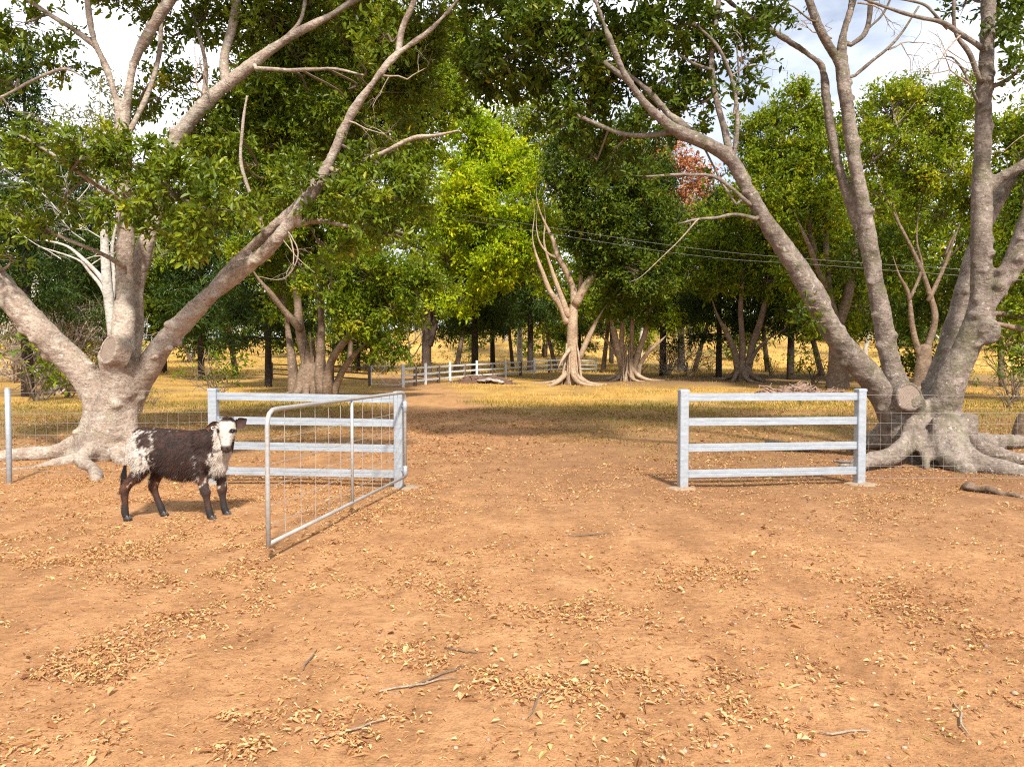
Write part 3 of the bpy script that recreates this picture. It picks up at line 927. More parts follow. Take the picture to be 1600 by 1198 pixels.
LBL = [(120, 250, 10.5, 70, 35, .8), (190, 235, 10.5, 62, 36, .8), (260, 290, 10.2, 76, 42, .85), (200, 318, 10.3, 56, 36, .7), (330, 330, 10.2, 56, 42, .8), (285, 370, 10.4, 60, 32, .9), (370, 310, 11, 45, 40, .9),
       (40, 250, 11, 50, 40, .8), (30, 330, 11.5, 45, 40, .5), (75, 365, 11.5, 50, 25, .4), (100, 310, 11, 40, 30, .5), (20, 400, 11.5, 40, 18, .5),
       (40, 40, 12, 66, 36, .55), (110, 105, 13, 46, 22, .5), (15, 120, 12.5, 40, 30, .5), (185, 12, 13, 66, 24, .5), (60, 190, 12, 50, 18, .4),
       (320, 30, 13.4, 72, 44, .6), (300, 130, 13.8, 44, 34, .5), (245, 160, 14, 40, 45, .5), (430, 40, 13.6, 70, 50, .8), (410, 120, 13.8, 60, 40, .8), (335, 215, 13.3, 60, 35, .9), (300, 250, 12.6, 40, 25, .9),
       (480, 100, 14, 60, 50, .8), (560, 40, 13.6, 70, 45, .8), (500, 180, 14, 70, 40, .8), (440, 220, 14, 70, 50, .8), (580, 130, 14, 60, 45, .7), (660, 50, 14, 50, 50, .6), (640, 160, 15, 60, 50, .6),
       (520, 270, 11.2, 50, 32, .9), (590, 285, 10.8, 60, 32, 1), (640, 300, 11, 42, 36, 1), (560, 345, 11, 60, 38, 1), (630, 365, 11, 45, 33, 1), (500, 330, 11.5, 40, 28, .8), (520, 398, 12, 45, 26, .7), (470, 285, 12, 40, 28, .8), (610, 240, 12, 35, 22, .5),
       (430, 290, 13.5, 60, 50, .8), (385, 255, 13, 40, 40, .9), (230, 300, 11.4, 50, 40, .9),
       (600, 60, 11.5, 50, 28, .6), (560, 90, 12, 40, 25, .5), (370, 170, 14, 60, 50, .9), (460, 20, 14.2, 70, 40, .9), (620, 100, 14.5, 60, 50, .9), (540, 220, 14.5, 60, 40, .9), (240, 50, 13.6, 36, 36, .4), (690, 20, 13.5, 40, 40, .6),
       (100, -90, 12, 130, 60, .35), (300, -90, 12.5, 150, 60, .35), (520, -90, 13, 150, 60, .35), (700, -70, 13, 100, 40, .3), (-120, 60, 12, 90, 120, .3), (-110, 260, 12, 70, 90, .3)]
LEFT_BASE = tuple(gpt(172, 12.3))
big_fig("fig_tree", "huge pale-barked fig with buttress roots standing behind the calf", LT, LB, LD, [px_blob(*b) for b in LBL], M['fig'], M['lf'], LEFT_BASE, 0.034, r1,
        stubs=[(at(169, 546, 11.52), (-0.42, -0.86, 0.22), 0.18, 0.235, None)],
        extra=lambda mb: mb.tube(spline(np.array([at(190, 615, 12.0), at(184, 588, 11.9), at(178, 565, 11.78), at(173, 552, 11.66)]), 3), np.linspace(.30, .215, 10), 18),
        sprays=[(594, 118, 11.2, (1, -.2, -.35), .45), (452, 366, 11.45, (.35, -.2, -1), .36), (545, 190, 11.3, (1, -.3, -.6), .4), (330, 160, 12.7, (-.2, -.3, 1), .4)],
        upper=[((-8.5, 11.5, 10.0), 2.2, .5), ((-6.0, 12.5, 10.8), 2.2, .55), ((-3.6, 12.5, 10.8), 2.1, .55), ((-1.6, 12.0, 10.6), 1.8, .55), ((-7, 10.5, 13), 2.2, .5), ((-4.5, 11, 13.4), 2.3, .55), ((-2.2, 11.5, 13.0), 2.0, .5), ((-5, 14.5, 12.5), 2.2, .5), ((-2.5, 14.5, 12), 2.0, .5)])

# ---- right fig
r2 = np.random.default_rng(33)
RT = [
    [(1440, 740, 12.0, 130), (1438, 700, 12.0, 104), (1434, 660, 12.0, 80), (1430, 630, 12.0, 60)],
    # leaning left limb
    [(1412, 690, 12.0, 56), (1388, 640, 11.9, 52), (1357, 592, 11.8, 51), (1321, 547, 11.7, 49), (1275, 468, 11.5, 43), (1232, 403, 11.4, 38), (1194, 343, 11.3, 35), (1167, 297, 11.2, 33), (1138, 248, 11.1, 32), (1101, 222, 11.0, 29), (1059, 204, 10.9, 25), (1018, 172, 10.8, 22), (985, 130, 10.7, 19), (960, 79, 10.6, 16), (930, 0, 10.5, 14), (900, -90, 10.4, 10)],
    # ridge along its upper side
    [(1290, 478, 11.6, 30), (1262, 436, 11.55, 32), (1236, 392, 11.5, 28), (1205, 350, 11.4, 22)],
    [(1135, 246, 11.2, 26), (1092, 214, 11.15, 22), (1050, 184, 11.1, 18), (1010, 140, 11.1, 14), (965, 105, 11.2, 12), (915, 80, 11.3, 9), (860, 66, 11.4, 6)],
    # middle limb
    [(1418, 690, 12.1, 60), (1404, 620, 12.2, 54), (1390, 560, 12.2, 41), (1374, 468, 12.2, 38), (1360, 394, 12.2, 37), (1347, 324, 12.2, 35), (1334, 250, 12.2, 30), (1325, 180, 12.2, 29), (1318, 116, 12.2, 28), (1318, 60, 12.2, 20), (1330, 10, 12.2, 18), (1345, -70, 12.2, 14), (1350, -160, 12.2, 10)],
    [(1317, 112, 12.2, 20), (1300, 82, 12.1, 20), (1282, 50, 12.0, 20), (1265, 0, 12.0, 19), (1245, -80, 11.9, 14)],
    [(1345, 360, 12.3, 26), (1325, 310, 12.4, 26), (1306, 241, 12.4, 21), (1292, 162, 12.4, 20), (1284, 107, 12.4, 19), (1265, 88, 12.4, 15), (1226, 60, 12.4, 14), (1190, 36, 12.4, 13), (1150, 12, 12.4, 11), (1090, -40, 12.4, 8)],
    # right trunk and its two limbs
    [(1472, 740, 11.7, 96), (1474, 690, 11.7, 76), (1478, 645, 11.7, 66), (1490, 600, 11.6, 60), (1508, 555, 11.6, 56), (1524, 510, 11.6, 54), (1532, 465, 11.6, 48), (1531, 420, 11.6, 44), (1530, 371, 11.6, 43), (1532, 278, 11.6, 40), (1538, 185, 11.6, 37), (1543, 93, 11.6, 36), (1546, 0, 11.6, 33), (1550, -100, 11.6, 26), (1555, -220, 11.6, 16)],
    [(1528, 500, 11.5, 44), (1554, 455, 11.45, 40), (1578, 412, 11.4, 42), (1605, 352, 11.3, 42), (1640, 270, 11.2, 38), (1690, 150, 11.1, 30), (1740, 0, 11, 22)],
    [(1538, 302, 11.6, 32), (1562, 278, 11.5, 24), (1590, 262, 11.4, 24), (1630, 235, 11.3, 20), (1690, 190, 11.2, 14)],
    [(1440, 660, 12.5, 50), (1462, 600, 12.8, 38), (1482, 545, 12.9, 44), (1500, 480, 13.0, 40), (1513, 430, 13.1, 36), (1530, 370, 13.2, 34), (1560, 310, 13.3, 32), (1600, 250, 13.4, 28), (1660, 170, 13.5, 20)],
    # roots
    [(1490, 660, 11.5, 46), (1497, 692, 11.2, 42), (1520, 714, 10.9, 42), (1555, 726, 10.7, 38), (1600, 733, 10.5, 34), (1660, 742, 10.3, 28), (1730, 752, 10.0, 20)],
    [(1508, 650, 11.5, 44), (1515, 680, 11.4, 34), (1545, 699, 11.5, 26), (1600, 709, 11.6, 22), (1670, 716, 11.6, 18)],
    [(1480, 650, 11.4, 34), (1484, 680, 11.15, 22), (1498, 702, 10.9, 24), (1520, 715, 10.8, 22)],
    [(1465, 655, 11.4, 30), (1468, 690, 11.2, 26), (1486, 715, 10.9, 30), (1520, 728, 10.6, 26)],
    [(1425, 655, 11.7, 26), (1416, 678, 11.3, 22), (1400, 696, 11.1, 20), (1375, 706, 11.0, 17), (1345, 710, 10.9, 14), (1300, 712, 11.0, 9)],
    [(1430, 680, 11.6, 40), (1412, 704, 11.1, 26), (1390, 713, 11.0, 20), (1350, 718, 10.8, 16), (1310, 722, 10.8, 9)],
    [(1400, 660, 12.2, 50), (1378, 680, 12.4, 38), (1345, 690, 12.6, 22), (1300, 692, 12.9, 17), (1255, 694, 13.1, 14), (1225, 690, 13.3, 13), (1195, 686, 13.5, 9)],
    [(1450, 690, 11.4, 26), (1447, 715, 11.1, 18), (1448, 726, 10.9, 14)],
    [(1440, 650, 11.9, 60), (1432, 690, 11.5, 40)],
    [(1470, 690, 12.3, 50), (1540, 690, 13.2, 28), (1620, 690, 14, 18)],
    # collars round the lopped limbs
    [(1430, 640, 11.85, 44), (1423, 622, 11.55, 40)],
    [(1532, 512, 11.5, 44), (1547, 518, 11.36, 40)], [(1540, 500, 11.4, 26), (1556, 512, 11.28, 22), (1552, 530, 11.28, 20), (1538, 534, 11.4, 18)],
]
RB = [
    [(1140, 236, 11.1, 15), (1132, 200, 11.15, 14), (1119, 157, 11.2, 13), (1112, 107, 11.25, 12), (1116, 50, 11.3, 11), (1124, -10, 11.3, 10), (1130, -80, 11.3, 7)],
    [(1148, 240, 11.1, 10), (1152, 185, 11.0, 9), (1144, 125, 11.0, 8), (1122, 75, 10.9, 7), (1090, 40, 10.9, 5)],
    [(1146, 180, 11.0, 5), (1154, 120, 11.0, 4), (1150, 60, 11.0, 3)],
    [(1112, 110, 11.2, 7), (1085, 100, 11.1, 6), (1060, 85, 11.0, 4)],
    [(1172, 320, 11.2, 10), (1140, 292, 11.1, 8), (1110, 275, 11.0, 7), (1059, 273, 10.9, 6), (1010, 276, 10.8, 4)],
    [(1180, 342, 11.2, 9), (1150, 335, 11.1, 7), (1120, 340, 11.0, 6), (1087, 343, 10.9, 5), (1060, 350, 10.9, 3)],
    [(1150, 320, 11.2, 6), (1125, 280, 11.2, 5), (1105, 240, 11.1, 4), (1095, 225, 11.1, 3)],
    [(1058, 206, 10.95, 12), (1000, 212, 11.1, 10), (960, 205, 11.2, 9), (900, 180, 11.3, 7)],
    [(985, 130, 10.9, 13), (940, 95, 11.1, 11), (900, 65, 11.2, 10), (845, 45, 11.3, 8), (800, 10, 11.3, 6)],
    [(845, 50, 11.2, 7), (820, 75, 11.1, 7), (780, 98, 11.0, 7), (745, 102, 10.9, 5)],
    [(1336, 118, 12.1, 7), (1362, 96, 12.0, 7), (1385, 78, 11.9, 6), (1410, 50, 11.8, 5), (1436, 10, 11.7, 4)],
    [(1330, 70, 12.2, 9), (1352, 52, 12.2, 11), (1360, 15, 12.2, 11), (1358, -40, 12.2, 9)],
    [(1358, 44, 12.2, 5), (1378, 24, 12.2, 5), (1395, -8, 12.2, 4)],
    [(1528, 72, 11.5, 11), (1500, 52, 11.4, 11), (1470, 35, 11.3, 9), (1430, 26, 11.2, 8), (1385, 12, 11.1, 6), (1340, -5, 11.0, 5)],
    [(1530, 125, 11.5, 11), (1515, 85, 11.4, 10), (1495, 55, 11.4, 8), (1490, 20, 11.3, 7), (1492, -20, 11.3, 6)],
    [(1480, 45, 11.35, 7), (1460, 22, 11.3, 6), (1440, 6, 11.3, 5), (1400, -2, 11.3, 4)],
    [(1528, 160, 11.5, 6), (1515, 132, 11.4, 5), (1505, 110, 11.4, 5), (1490, 92, 11.3, 4), (1478, 88, 11.3, 3)],
    [(1560, 132, 11.5, 9), (1580, 120, 11.4, 8), (1605, 102, 11.3, 7), (1650, 80, 11.2, 5)],
]
RD = [
    [(1090, 343, 10.9, 5), (1062, 375, 10.9, 3.6), (1034, 402, 10.9, 3), (1002, 432, 10.9, 1.8), (985, 440, 10.9, 1)],
    [(1570, 235, 11.3, 3), (1590, 218, 11.2, 2.5), (1610, 205, 11.2, 2)],
    [(1512, 110, 11.35, 3), (1478, 92, 11.2, 2.4), (1455, 98, 11.2, 2), (1430, 118, 11.2, 1.2)],
    [(1492, 92, 11.3, 2.6), (1480, 120, 11.3, 2), (1462, 132, 11.2, 1.4), (1442, 128, 11.2, 1)],
    [(1480, 88, 11.3, 2.4), (1468, 60, 11.3, 2), (1450, 48, 11.3, 1.2)],
    [(1300, 45, 12.1, 2), (1290, 40, 12.0, 1.5), (1302, 32, 12.0, 1)],
]
RBL = [(745, 125, 12, 42, 40, .9), (730, 55, 12.2, 40, 45, .9), (850, 95, 12.2, 45, 40, .9), (960, 120, 12, 45, 40, .9), (760, 60, 11, 55, 45, .8), (830, 40, 11, 70, 50, .9), (800, 130, 11.6, 60, 40, .75), (880, 110, 11.2, 60, 50, .9), (930, 40, 11.2, 60, 45, .9), (860, 180, 12, 45, 30, .6), (920, 180, 11.6, 50, 42, .8), (965, 240, 12, 45, 35, .8), (1000, 60, 11.2, 50, 50, .9),
       (1050, 40, 11.2, 60, 45, .8), (1040, 120, 11.3, 50, 42, .8), (1085, 90, 11.5, 45, 50, .7), (915, 250, 12.2, 40, 30, .6), (1120, 60, 11.4, 45, 45, .5), (1165, 90, 11.2, 40, 45, .45), (1150, 150, 11, 40, 26, .45), (1180, 25, 11.2, 50, 28, .6), (1090, 165, 11.6, 40, 22, .6), (1020, 175, 11.4, 40, 30, .7), (1060, 190, 11.5, 40, 28, .7), (770, 10, 11, 60, 30, .8),
       (1225, 12, 11.5, 50, 18, .5), (1590, 110, 11.0, 26, 60, .5), (1585, 40, 11.5, 40, 40, .5), (1505, 12, 12, 40, 18, .3), (1570, 60, 12.5, 30, 30, .4),
       (1130, 275, 11.6, 40, 16, .2), (1010, 275, 11, 30, 18, .35), (1250, 480, 11.2, 16, 8, .6), (1275, 500, 11.2, 18, 10, .4),
       (760, -70, 11, 120, 60, .35), (950, -80, 11, 150, 60, .35), (1150, -90, 11.3, 130, 60, .3), (1400, -120, 12, 150, 50, .25), (1650, -40, 12, 80, 90, .3), (1700, 200, 12, 60, 150, .3)]
RIGHT_BASE = tuple(gpt(1455, 12.0))
big_fig("fig_tree", "many-stemmed grey fig with lopped limbs beside the open-sided fence panel", RT, RB, RD, [px_blob(*b) for b in RBL], M['figr'], M['lfd'], RIGHT_BASE, 0.034, r2,
        stubs=[(at(1421, 620, 11.50), (-0.1, -0.95, 0.12), 0.185, 0.225, None)],
        sprays=[(1500, 56, 11.35, (-.9, -.2, -.5), .5), (1515, 132, 11.4, (-1, -.2, .2), .45), (1340, 5, 12.1, (.6, -.3, -.5), .4), (1388, 78, 11.9, (.9, -.2, .3), .4), (1140, 120, 11.0, (.8, -.2, .5), .4), (1300, 60, 12, (-.8, -.3, .3), .35)],
        upper=[((0.6, 11.5, 10.2), 1.9, .55), ((2.8, 12.0, 10.6), 2.1, .55), ((5.2, 12.5, 11.0), 2.1, .5), ((7.8, 12.0, 10.6), 2.1, .5), ((10.5, 11.5, 10.0), 2.2, .45), ((1.8, 11.0, 13.2), 2.2, .55), ((4.4, 11.0, 13.6), 2.3, .55), ((7.2, 11.0, 13.4), 2.2, .5), ((3.5, 14.0, 12.5), 2.2, .5), ((6.5, 14.5, 12.5), 2.2, .5), ((0.4, 13.5, 12.0), 1.9, .5), ((9.5, 14.0, 12.0), 2.2, .5)])


# ================================================================== gateway: rail panels, gate, wire fences
def rail_profile(mb, p0, p1, h=0.10, t=0.05):
    """pressed rail with a shallow groove along its face"""
    p0 = np.asarray(p0, float); p1 = np.asarray(p1, float)
    d = p1 - p0; d /= np.linalg.norm(d)
    nrm = np.cross(d, [0, 0, 1.0]); nrm /= np.linalg.norm(nrm)
    prof = [(-.5, -.46), (-.48, -.5), (-.08, -.5), (-.06, -.44), (.06, -.44), (.08, -.5), (.48, -.5), (.5, -.46), (.5, .46), (.48, .5), (-.48, .5), (-.5, .46)]
    V = []
    for p in (p0, p1):
        for z, y in prof:
            V.append(p + np.array([0, 0, 1.0]) * z * h - nrm * y * t)
    m = len(prof)
    mb.add(np.array(V), [(i, (i + 1) % m, m + (i + 1) % m, m + i) for i in range(m)])


def post_mesh(mb, p, wdt, h, ang, bev=0.008):
    c, s_ = math.cos(ang), math.sin(ang)
    hw = wdt / 2
    ring = [(-hw + bev, -hw), (hw - bev, -hw), (hw, -hw + bev), (hw, hw - bev), (hw - bev, hw), (-hw + bev, hw), (-hw, hw - bev), (-hw, -hw + bev)]
    V = []
    for z, k in ((-0.3, 1), (h, 1)):
        for x, y in ring:
            V.append((p[0] + c * x * k - s_ * y * k, p[1] + s_ * x * k + c * y * k, p[2] + z))
    m = 8
    mb.add(np.array(V), [(i, (i + 1) % m, m + (i + 1) % m, m + i) for i in range(m)])


def cap_mesh(mb, p, wdt, z, ang):
    c, s_ = math.cos(ang), math.sin(ang)
    V, rows = [], [(-0.022, 1.05), (0.0, 1.05), (0.008, 0.98), (0.016, 0.72)]
    for dz, k in rows:
        for x, y in ((-1, -1), (1, -1), (1, 1), (-1, 1)):
            x *= wdt / 2 * k; y *= wdt / 2 * k
            V.append((p[0] + c * x - s_ * y, p[1] + s_ * x + c * y, z + dz))
    q_ = [(i * 4 + j, i * 4 + (j + 1) % 4, (i + 1) * 4 + (j + 1) % 4, (i + 1) * 4 + j) for i in range(3) for j in range(4)]
    q_.append((12, 13, 14, 15))
    mb.add(np.array(V), q_)


def footing(p, r, rng, root):
    b = MB()
    nseg = 26
    V = [(p[0], p[1], p[2] + 0.035)]
    for k, z in ((0.55, 0.034), (0.9, 0.026), (1.0, 0.0), (1.03, -0.05)):
        for j in range(nseg):
            a = 2 * math.pi * j / nseg
            wob = 1 + 0.10 * math.sin(2 * a + p[0]) + 0.07 * math.sin(5 * a + p[0] * 3)
            V.append((p[0] + r * k * wob * math.cos(a), p[1] + r * 0.8 * k * wob * math.sin(a), p[2] + z + 0.004 * math.sin(9 * a)))
    q_ = [(1 + i * nseg + j, 1 + (i + 1) * nseg + j, 1 + (i + 1) * nseg + (j + 1) % nseg, 1 + i * nseg + (j + 1) % nseg) for i in range(3) for j in range(nseg)]
    b.add(np.array(V), q_, [(0, 1 + j, 1 + (j + 1) % nseg) for j in range(nseg)])
    b.build("footing", M['concrete'], root, True)


def panel(label, a, b_, feet):
    ang = math.atan2(b_[1] - a[1], b_[0] - a[0])
    mid = (np.array(a) + np.array(b_)) / 2
    root = empty("steel_rail_fence", mid, label, "fence panel", "steel rail panels beside the gateway")
    W = 0.115
    d = (np.array(b_) - np.array(a)); d[2] = 0; d /= np.linalg.norm(d)
    for p in (a, b_):
        m = MB(); post_mesh(m, p, W, 1.29, ang)
        po = m.build("post", M['galv'], root)
        m = MB(); cap_mesh(m, p, W, p[2] + 1.29, ang)
        link("post_cap", m.mesh("post_cap"), M['galv'], po)
    for z in (0.19, 0.535, 0.875, 1.20):
        m = MB()
        rail_profile(m, np.array(a) + d * (W / 2 - 0.003) + np.array([0, 0, z]), np.array(b_) - d * (W / 2 - 0.003) + np.array([0, 0, z + random.uniform(-.004, .004)]))
        m.build("rail", M['galv'], root)
    for p, r in feet:
        footing(p, r, RNG, root)
    return root


PL0, PL1 = gpt(333, 9.50), gpt(622.5, 9.45)
PR0, PR1 = gpt(1068, 9.22), gpt(1345, 9.58)
panel("pale steel rail panel behind the calf and the open mesh gate", PL0, PL1, [(PL1 + np.array([0.08, 0.02, -.012]), 0.21), (PL0 + np.array([0, 0, -.012]), 0.17)])
panel("pale steel rail panel in front of the many-stemmed grey fig", PR0, PR1, [(PR0 + np.array([-0.02, -0.02, -.012]), 0.18), (PR1 + np.array([0.02, -0.02, -.012]), 0.23)])

# ---- mesh gate standing open
H0 = gpt(632.5, 9.33); H0[2] = 0
F0 = np.array([(416.5 - CX) / FPX * 5.83, 5.83, 0.0])
gate = empty("mesh_gate", (H0 + F0) / 2, "tubular steel gate with wire mesh, swung open beside the calf", "gate")
gd = F0 - H0
GZ0, GZ1 = 0.15, 1.27


def gp(t, z):
    return H0 + gd * t + np.array([0, 0, z])


loop = [gp(0, GZ0), gp(0, GZ1 - 0.13), gp(0.004, GZ1 - 0.05), gp(0.018, GZ1 - 0.01), gp(0.04, GZ1)]
loop += [gp(t, GZ1) for t in (0.2, 0.5, 0.8, 0.95)]
loop += [gp(0.975, GZ1 - 0.006), gp(0.99, GZ1 - 0.035), gp(0.998, GZ1 - 0.085), gp(1.0, GZ1 - 0.16), gp(1.0, 0.6), gp(1.0, GZ0 - 0.02)]
b = MB(); b.tube(np.array(loop), 0.020, 12); fr = b.build("frame", M['pipe'], gate, True)
b = MB(); b.tube(np.array([gp(0, GZ0), gp(1, GZ0)]), 0.018, 12); b.build("bottom_rail", M['pipe'], gate, True)
b = MB(); b.tube(np.array([gp(0.50, GZ0), gp(0.50, GZ1)]), 0.017, 12); b.build("mid_upright", M['pipe'], gate, True)
for k in range(1, 12):
    t = k / 12
    if k == 6: continue
    b = MB(); b.tube(np.array([gp(t, GZ0), gp(t + random.uniform(-.003, .003), 0.7), gp(t, GZ1)]), 0.0027, 5)
    b.build("mesh_wire", M['pipe'], gate)
for z in (0.30, 0.46, 0.63, 0.81, 1.02):
    b = MB(); b.tube(np.array([gp(0, z), gp(0.25, z - 0.004), gp(0.5, z), gp(0.75, z - 0.006), gp(1, z)]), 0.0027, 5)
    b.build("mesh_wire", M['pipe'], gate)
for z in (GZ1 - 0.19, GZ0 + 0.07):
    b = MB(); b.tube(np.array([gp(0, z - 0.07), gp(0, z + 0.07)]), 0.028, 12)
    q0 = gp(0, z); b.tube(np.array([q0, q0 * 0.5 + np.array([PL1[0], PL1[1], z]) * 0.5, np.array([PL1[0] + 0.04, PL1[1], z])]), 0.012, 8)
    b.build("hinge", M['galv'], gate, True)


# ---- hinge-joint wire fences
def wire_fence(label, p0, p1, heights, zmesh, step, posts, far_end):
    root = empty("wire_fence", tuple(p0), label, "wire fence")
    p0 = np.array(p0); p1 = np.array(p1)
    ln = np.linalg.norm((p1 - p0)[:2])
    for h in heights:
        P = []
        for t in np.linspace(0, 1, 15):
            p = p0 * (1 - t) + p1 * t
            P.append(p + np.array([0, random.uniform(-.006, .006), h + random.uniform(-.008, .008) - 0.02 * math.sin(math.pi * t)]))
        b = MB(); b.tube(np.array(P), 0.0019, 4, False); b.build("wire", M['wire'], root)
    for k in range(int(ln / step)):
        t = (k + 0.5) * step / ln
        p = p0 * (1 - t) + p1 * t
        b = MB()
        b.tube(np.array([p + np.array([random.uniform(-.01, .01), 0, zmesh[0]]), p + np.array([random.uniform(-.008, .008), 0.004, (zmesh[0] + zmesh[1]) / 2]), p + np.array([random.uniform(-.01, .01), 0, zmesh[1]])]), 0.0015, 4, False)
        b.build("stay_wire", M['wire'], root)
    for p in posts:
        b = MB()
        b.tube(np.array([p + np.array([0, 0, -0.2]), p + np.array([0.003, 0, 0.6]), p + np.array([0.0, 0, 1.30])]), 0.034, 12)
        po = b.build("post", M['galv'], root, True)
        b = MB(); b.ellipsoid(p + np.array([0, 0, 1.30]), (0.037, 0.037, 0.015), 12, 6)
        link("post_cap", b.mesh("post_cap"), M['galv'], po, True)


PW = gpt(11, 9.62)
wire_fence("wire mesh fence with a round steel post in front of the pale-barked fig", gpt(-260, 9.75), PL0 + np.array([-0.055, 0.0, 0]),
           (1.28, 0.985, 0.85, 0.70, 0.54, 0.37, 0.20), (0.06, 0.985), 0.155, [PW], None)
wire_fence("wire mesh fence running past the roots of the many-stemmed grey fig", PR1 + np.array([0.055, 0.0, 0]), gpt(1800, 9.95),
           (1.22, 0.985, 0.83, 0.68, 0.54, 0.39, 0.25, 0.08), (0.08, 0.985), 0.155, [], None)


# ================================================================== calf
def coat_colour(co):
    """roan coat by place on the body (calf's own coordinates)"""
    x, y, z = co[:, 0], co[:, 1], co[:, 2]
    n = len(co)
    nA = np.empty(n); nB = np.empty(n); nC = np.empty(n)
    for i in range(n):
        p = Vector(co[i])
        nA[i] = noise.noise(p * 9.0); nB[i] = noise.noise(p * 26.0 + Vector((3, 1, 7))); nC[i] = noise.noise(p * 55.0)
    dark = np.array([0.026, 0.012, 0.009]); brown = np.array([0.060, 0.021, 0.012]); black = np.array([0.010, 0.008, 0.008])
    white = np.array([0.50, 0.44, 0.385]); tan = np.array([0.095, 0.038, 0.020])
    c = np.tile(dark, (n, 1))
    c = c + (brown - dark) * np.clip(0.5 + nA * 1.3, 0, 1)[:, None]
    c = c + (black - c) * (np.clip(0.50 + nB * 1.0 + nA * .9, 0, 1) * 0.8)[:, None]
    nD = np.array([noise.noise(Vector((p[0] * 34, p[1] * 34, p[2] * 20)) + Vector((5, 5, 5))) for p in co])
    grain = nB * .45 + nD * .45 + nC * .35
    wf = np.zeros(n)
    rump = sstep(-0.06, -0.36, x) * sstep(0.44, 0.60, z) * (1 - sstep(0.90, 0.97, z + nA * .05))
    spot = sstep(0.11, 0.03, np.hypot(x + 0.27, (z - 0.83) * 1.1) + nA * .05)
    wf = np.maximum(wf, sstep(0.30, 0.70, rump * .95 + grain * 1.15 + nA * .3 - spot * .7) * sstep(.03, .30, rump))
    brk = sstep(0.36, 0.50, x) * sstep(0.38, 0.46, z) * (1 - sstep(0.62, 0.78, z + nA * .06))
    wf = np.maximum(wf, sstep(0.30, 0.62, brk + grain * .6) * sstep(.03, .2, brk))
    back = sstep(0.80, 0.90, z) * (x < 0.15) * (x > -.3)
    wf = np.maximum(wf, sstep(0.40, 0.75, grain * .85 + back * .14) * .6 * (z > .5) * sstep(.80, .90, z) * (x < .1))
    sh = np.clip(1.2 - np.hypot((x - 0.31) / .16, (z - 0.58) / .14), 0, 1)
    wf = np.maximum(wf, sstep(0.42, 0.85, sh * .40 + grain * .85) * .8 * sstep(.02, .25, sh))
    nk = np.clip(1.1 - np.hypot((x - 0.50) / .07, (z - 0.78) / .12), 0, 1)
    wf = np.maximum(wf, sstep(0.36, 0.6, nk * .3 + grain * .7) * .8 * sstep(.02, .25, nk))
    leg = 1 - sstep(0.42, 0.50, z)
    lc = np.tile(np.array([0.075, 0.034, 0.020]), (n, 1))
    rear = (x < 0.05)
    lc = np.where((rear & (z > 0.10))[:, None], tan * 0.75 + brown * 0.25, lc)
    lc = lc + (black * 2.2 - lc) * sstep(.24, .10, z + nA * .07 + nB * .05)[:, None]
    lc = lc + (black * 2.4 - lc) * (sstep(-0.15, 0.35, nA) * 0.75)[:, None]
    legm = leg * np.where((z < 0.40) | (np.abs(y) > 0.06), 1.0, 0.3)
    wf = wf * (1 - leg) + leg * sstep(0.25, 0.42, nB) * (z > 0.3) * 0.8
    c = c * (1 - legm[:, None]) + lc * legm[:, None]
    # head
    hd = (x > 0.48) & (z > 0.72) & (y < -0.055)
    hw = hd * sstep(-0.075, -0.110, y + nB * .02) * sstep(.735, .76, z) * (1 - sstep(1.035, 1.06, z + 0.25 * np.abs(nB) * 0.1))
    wf = np.maximum(wf, hw)
    c = c + (white * (0.90 + 0.35 * nC[:, None] + .15 * nB[:, None]) - c) * np.clip(wf, 0, 1)[:, None]
    mz = (sstep(0.815, 0.790, z) * (hd & (y < -0.13)))[:, None]
    c = c + (np.array([0.060, 0.040, 0.036]) - c) * mz
    ed = np.minimum(np.hypot(x - .542, z - .945), np.hypot(x - .686, z - .945))
    c = c + (black * 1.5 - c) * (sstep(.030, .017, ed) * (y < -.09))[:, None]
    return np.clip(c, 0, 1)


def calf_mat():
    m, n, b, _ = new_mat("calf_coat")
    a = N(n, "ShaderNodeAttribute", attribute_name="coat")
    t = n.nodes.new("ShaderNodeTexCoord")
    f = noise_n(n, t.outputs["Object"], 70, 4, 0.7)
    n.links.new(mix(n, a.outputs["Color"], ramp(n, [(0.3, g3(0.7)), (0.7, g3(1.25))], f).outputs[0], 1.0, 'MULTIPLY'), b.inputs["Base Color"])
    b.inputs["Roughness"].default_value = 0.7
    b.inputs["Specular IOR Level"].default_value = 0.3
    bump(n, b, f, 0.6, 0.006)
    return m


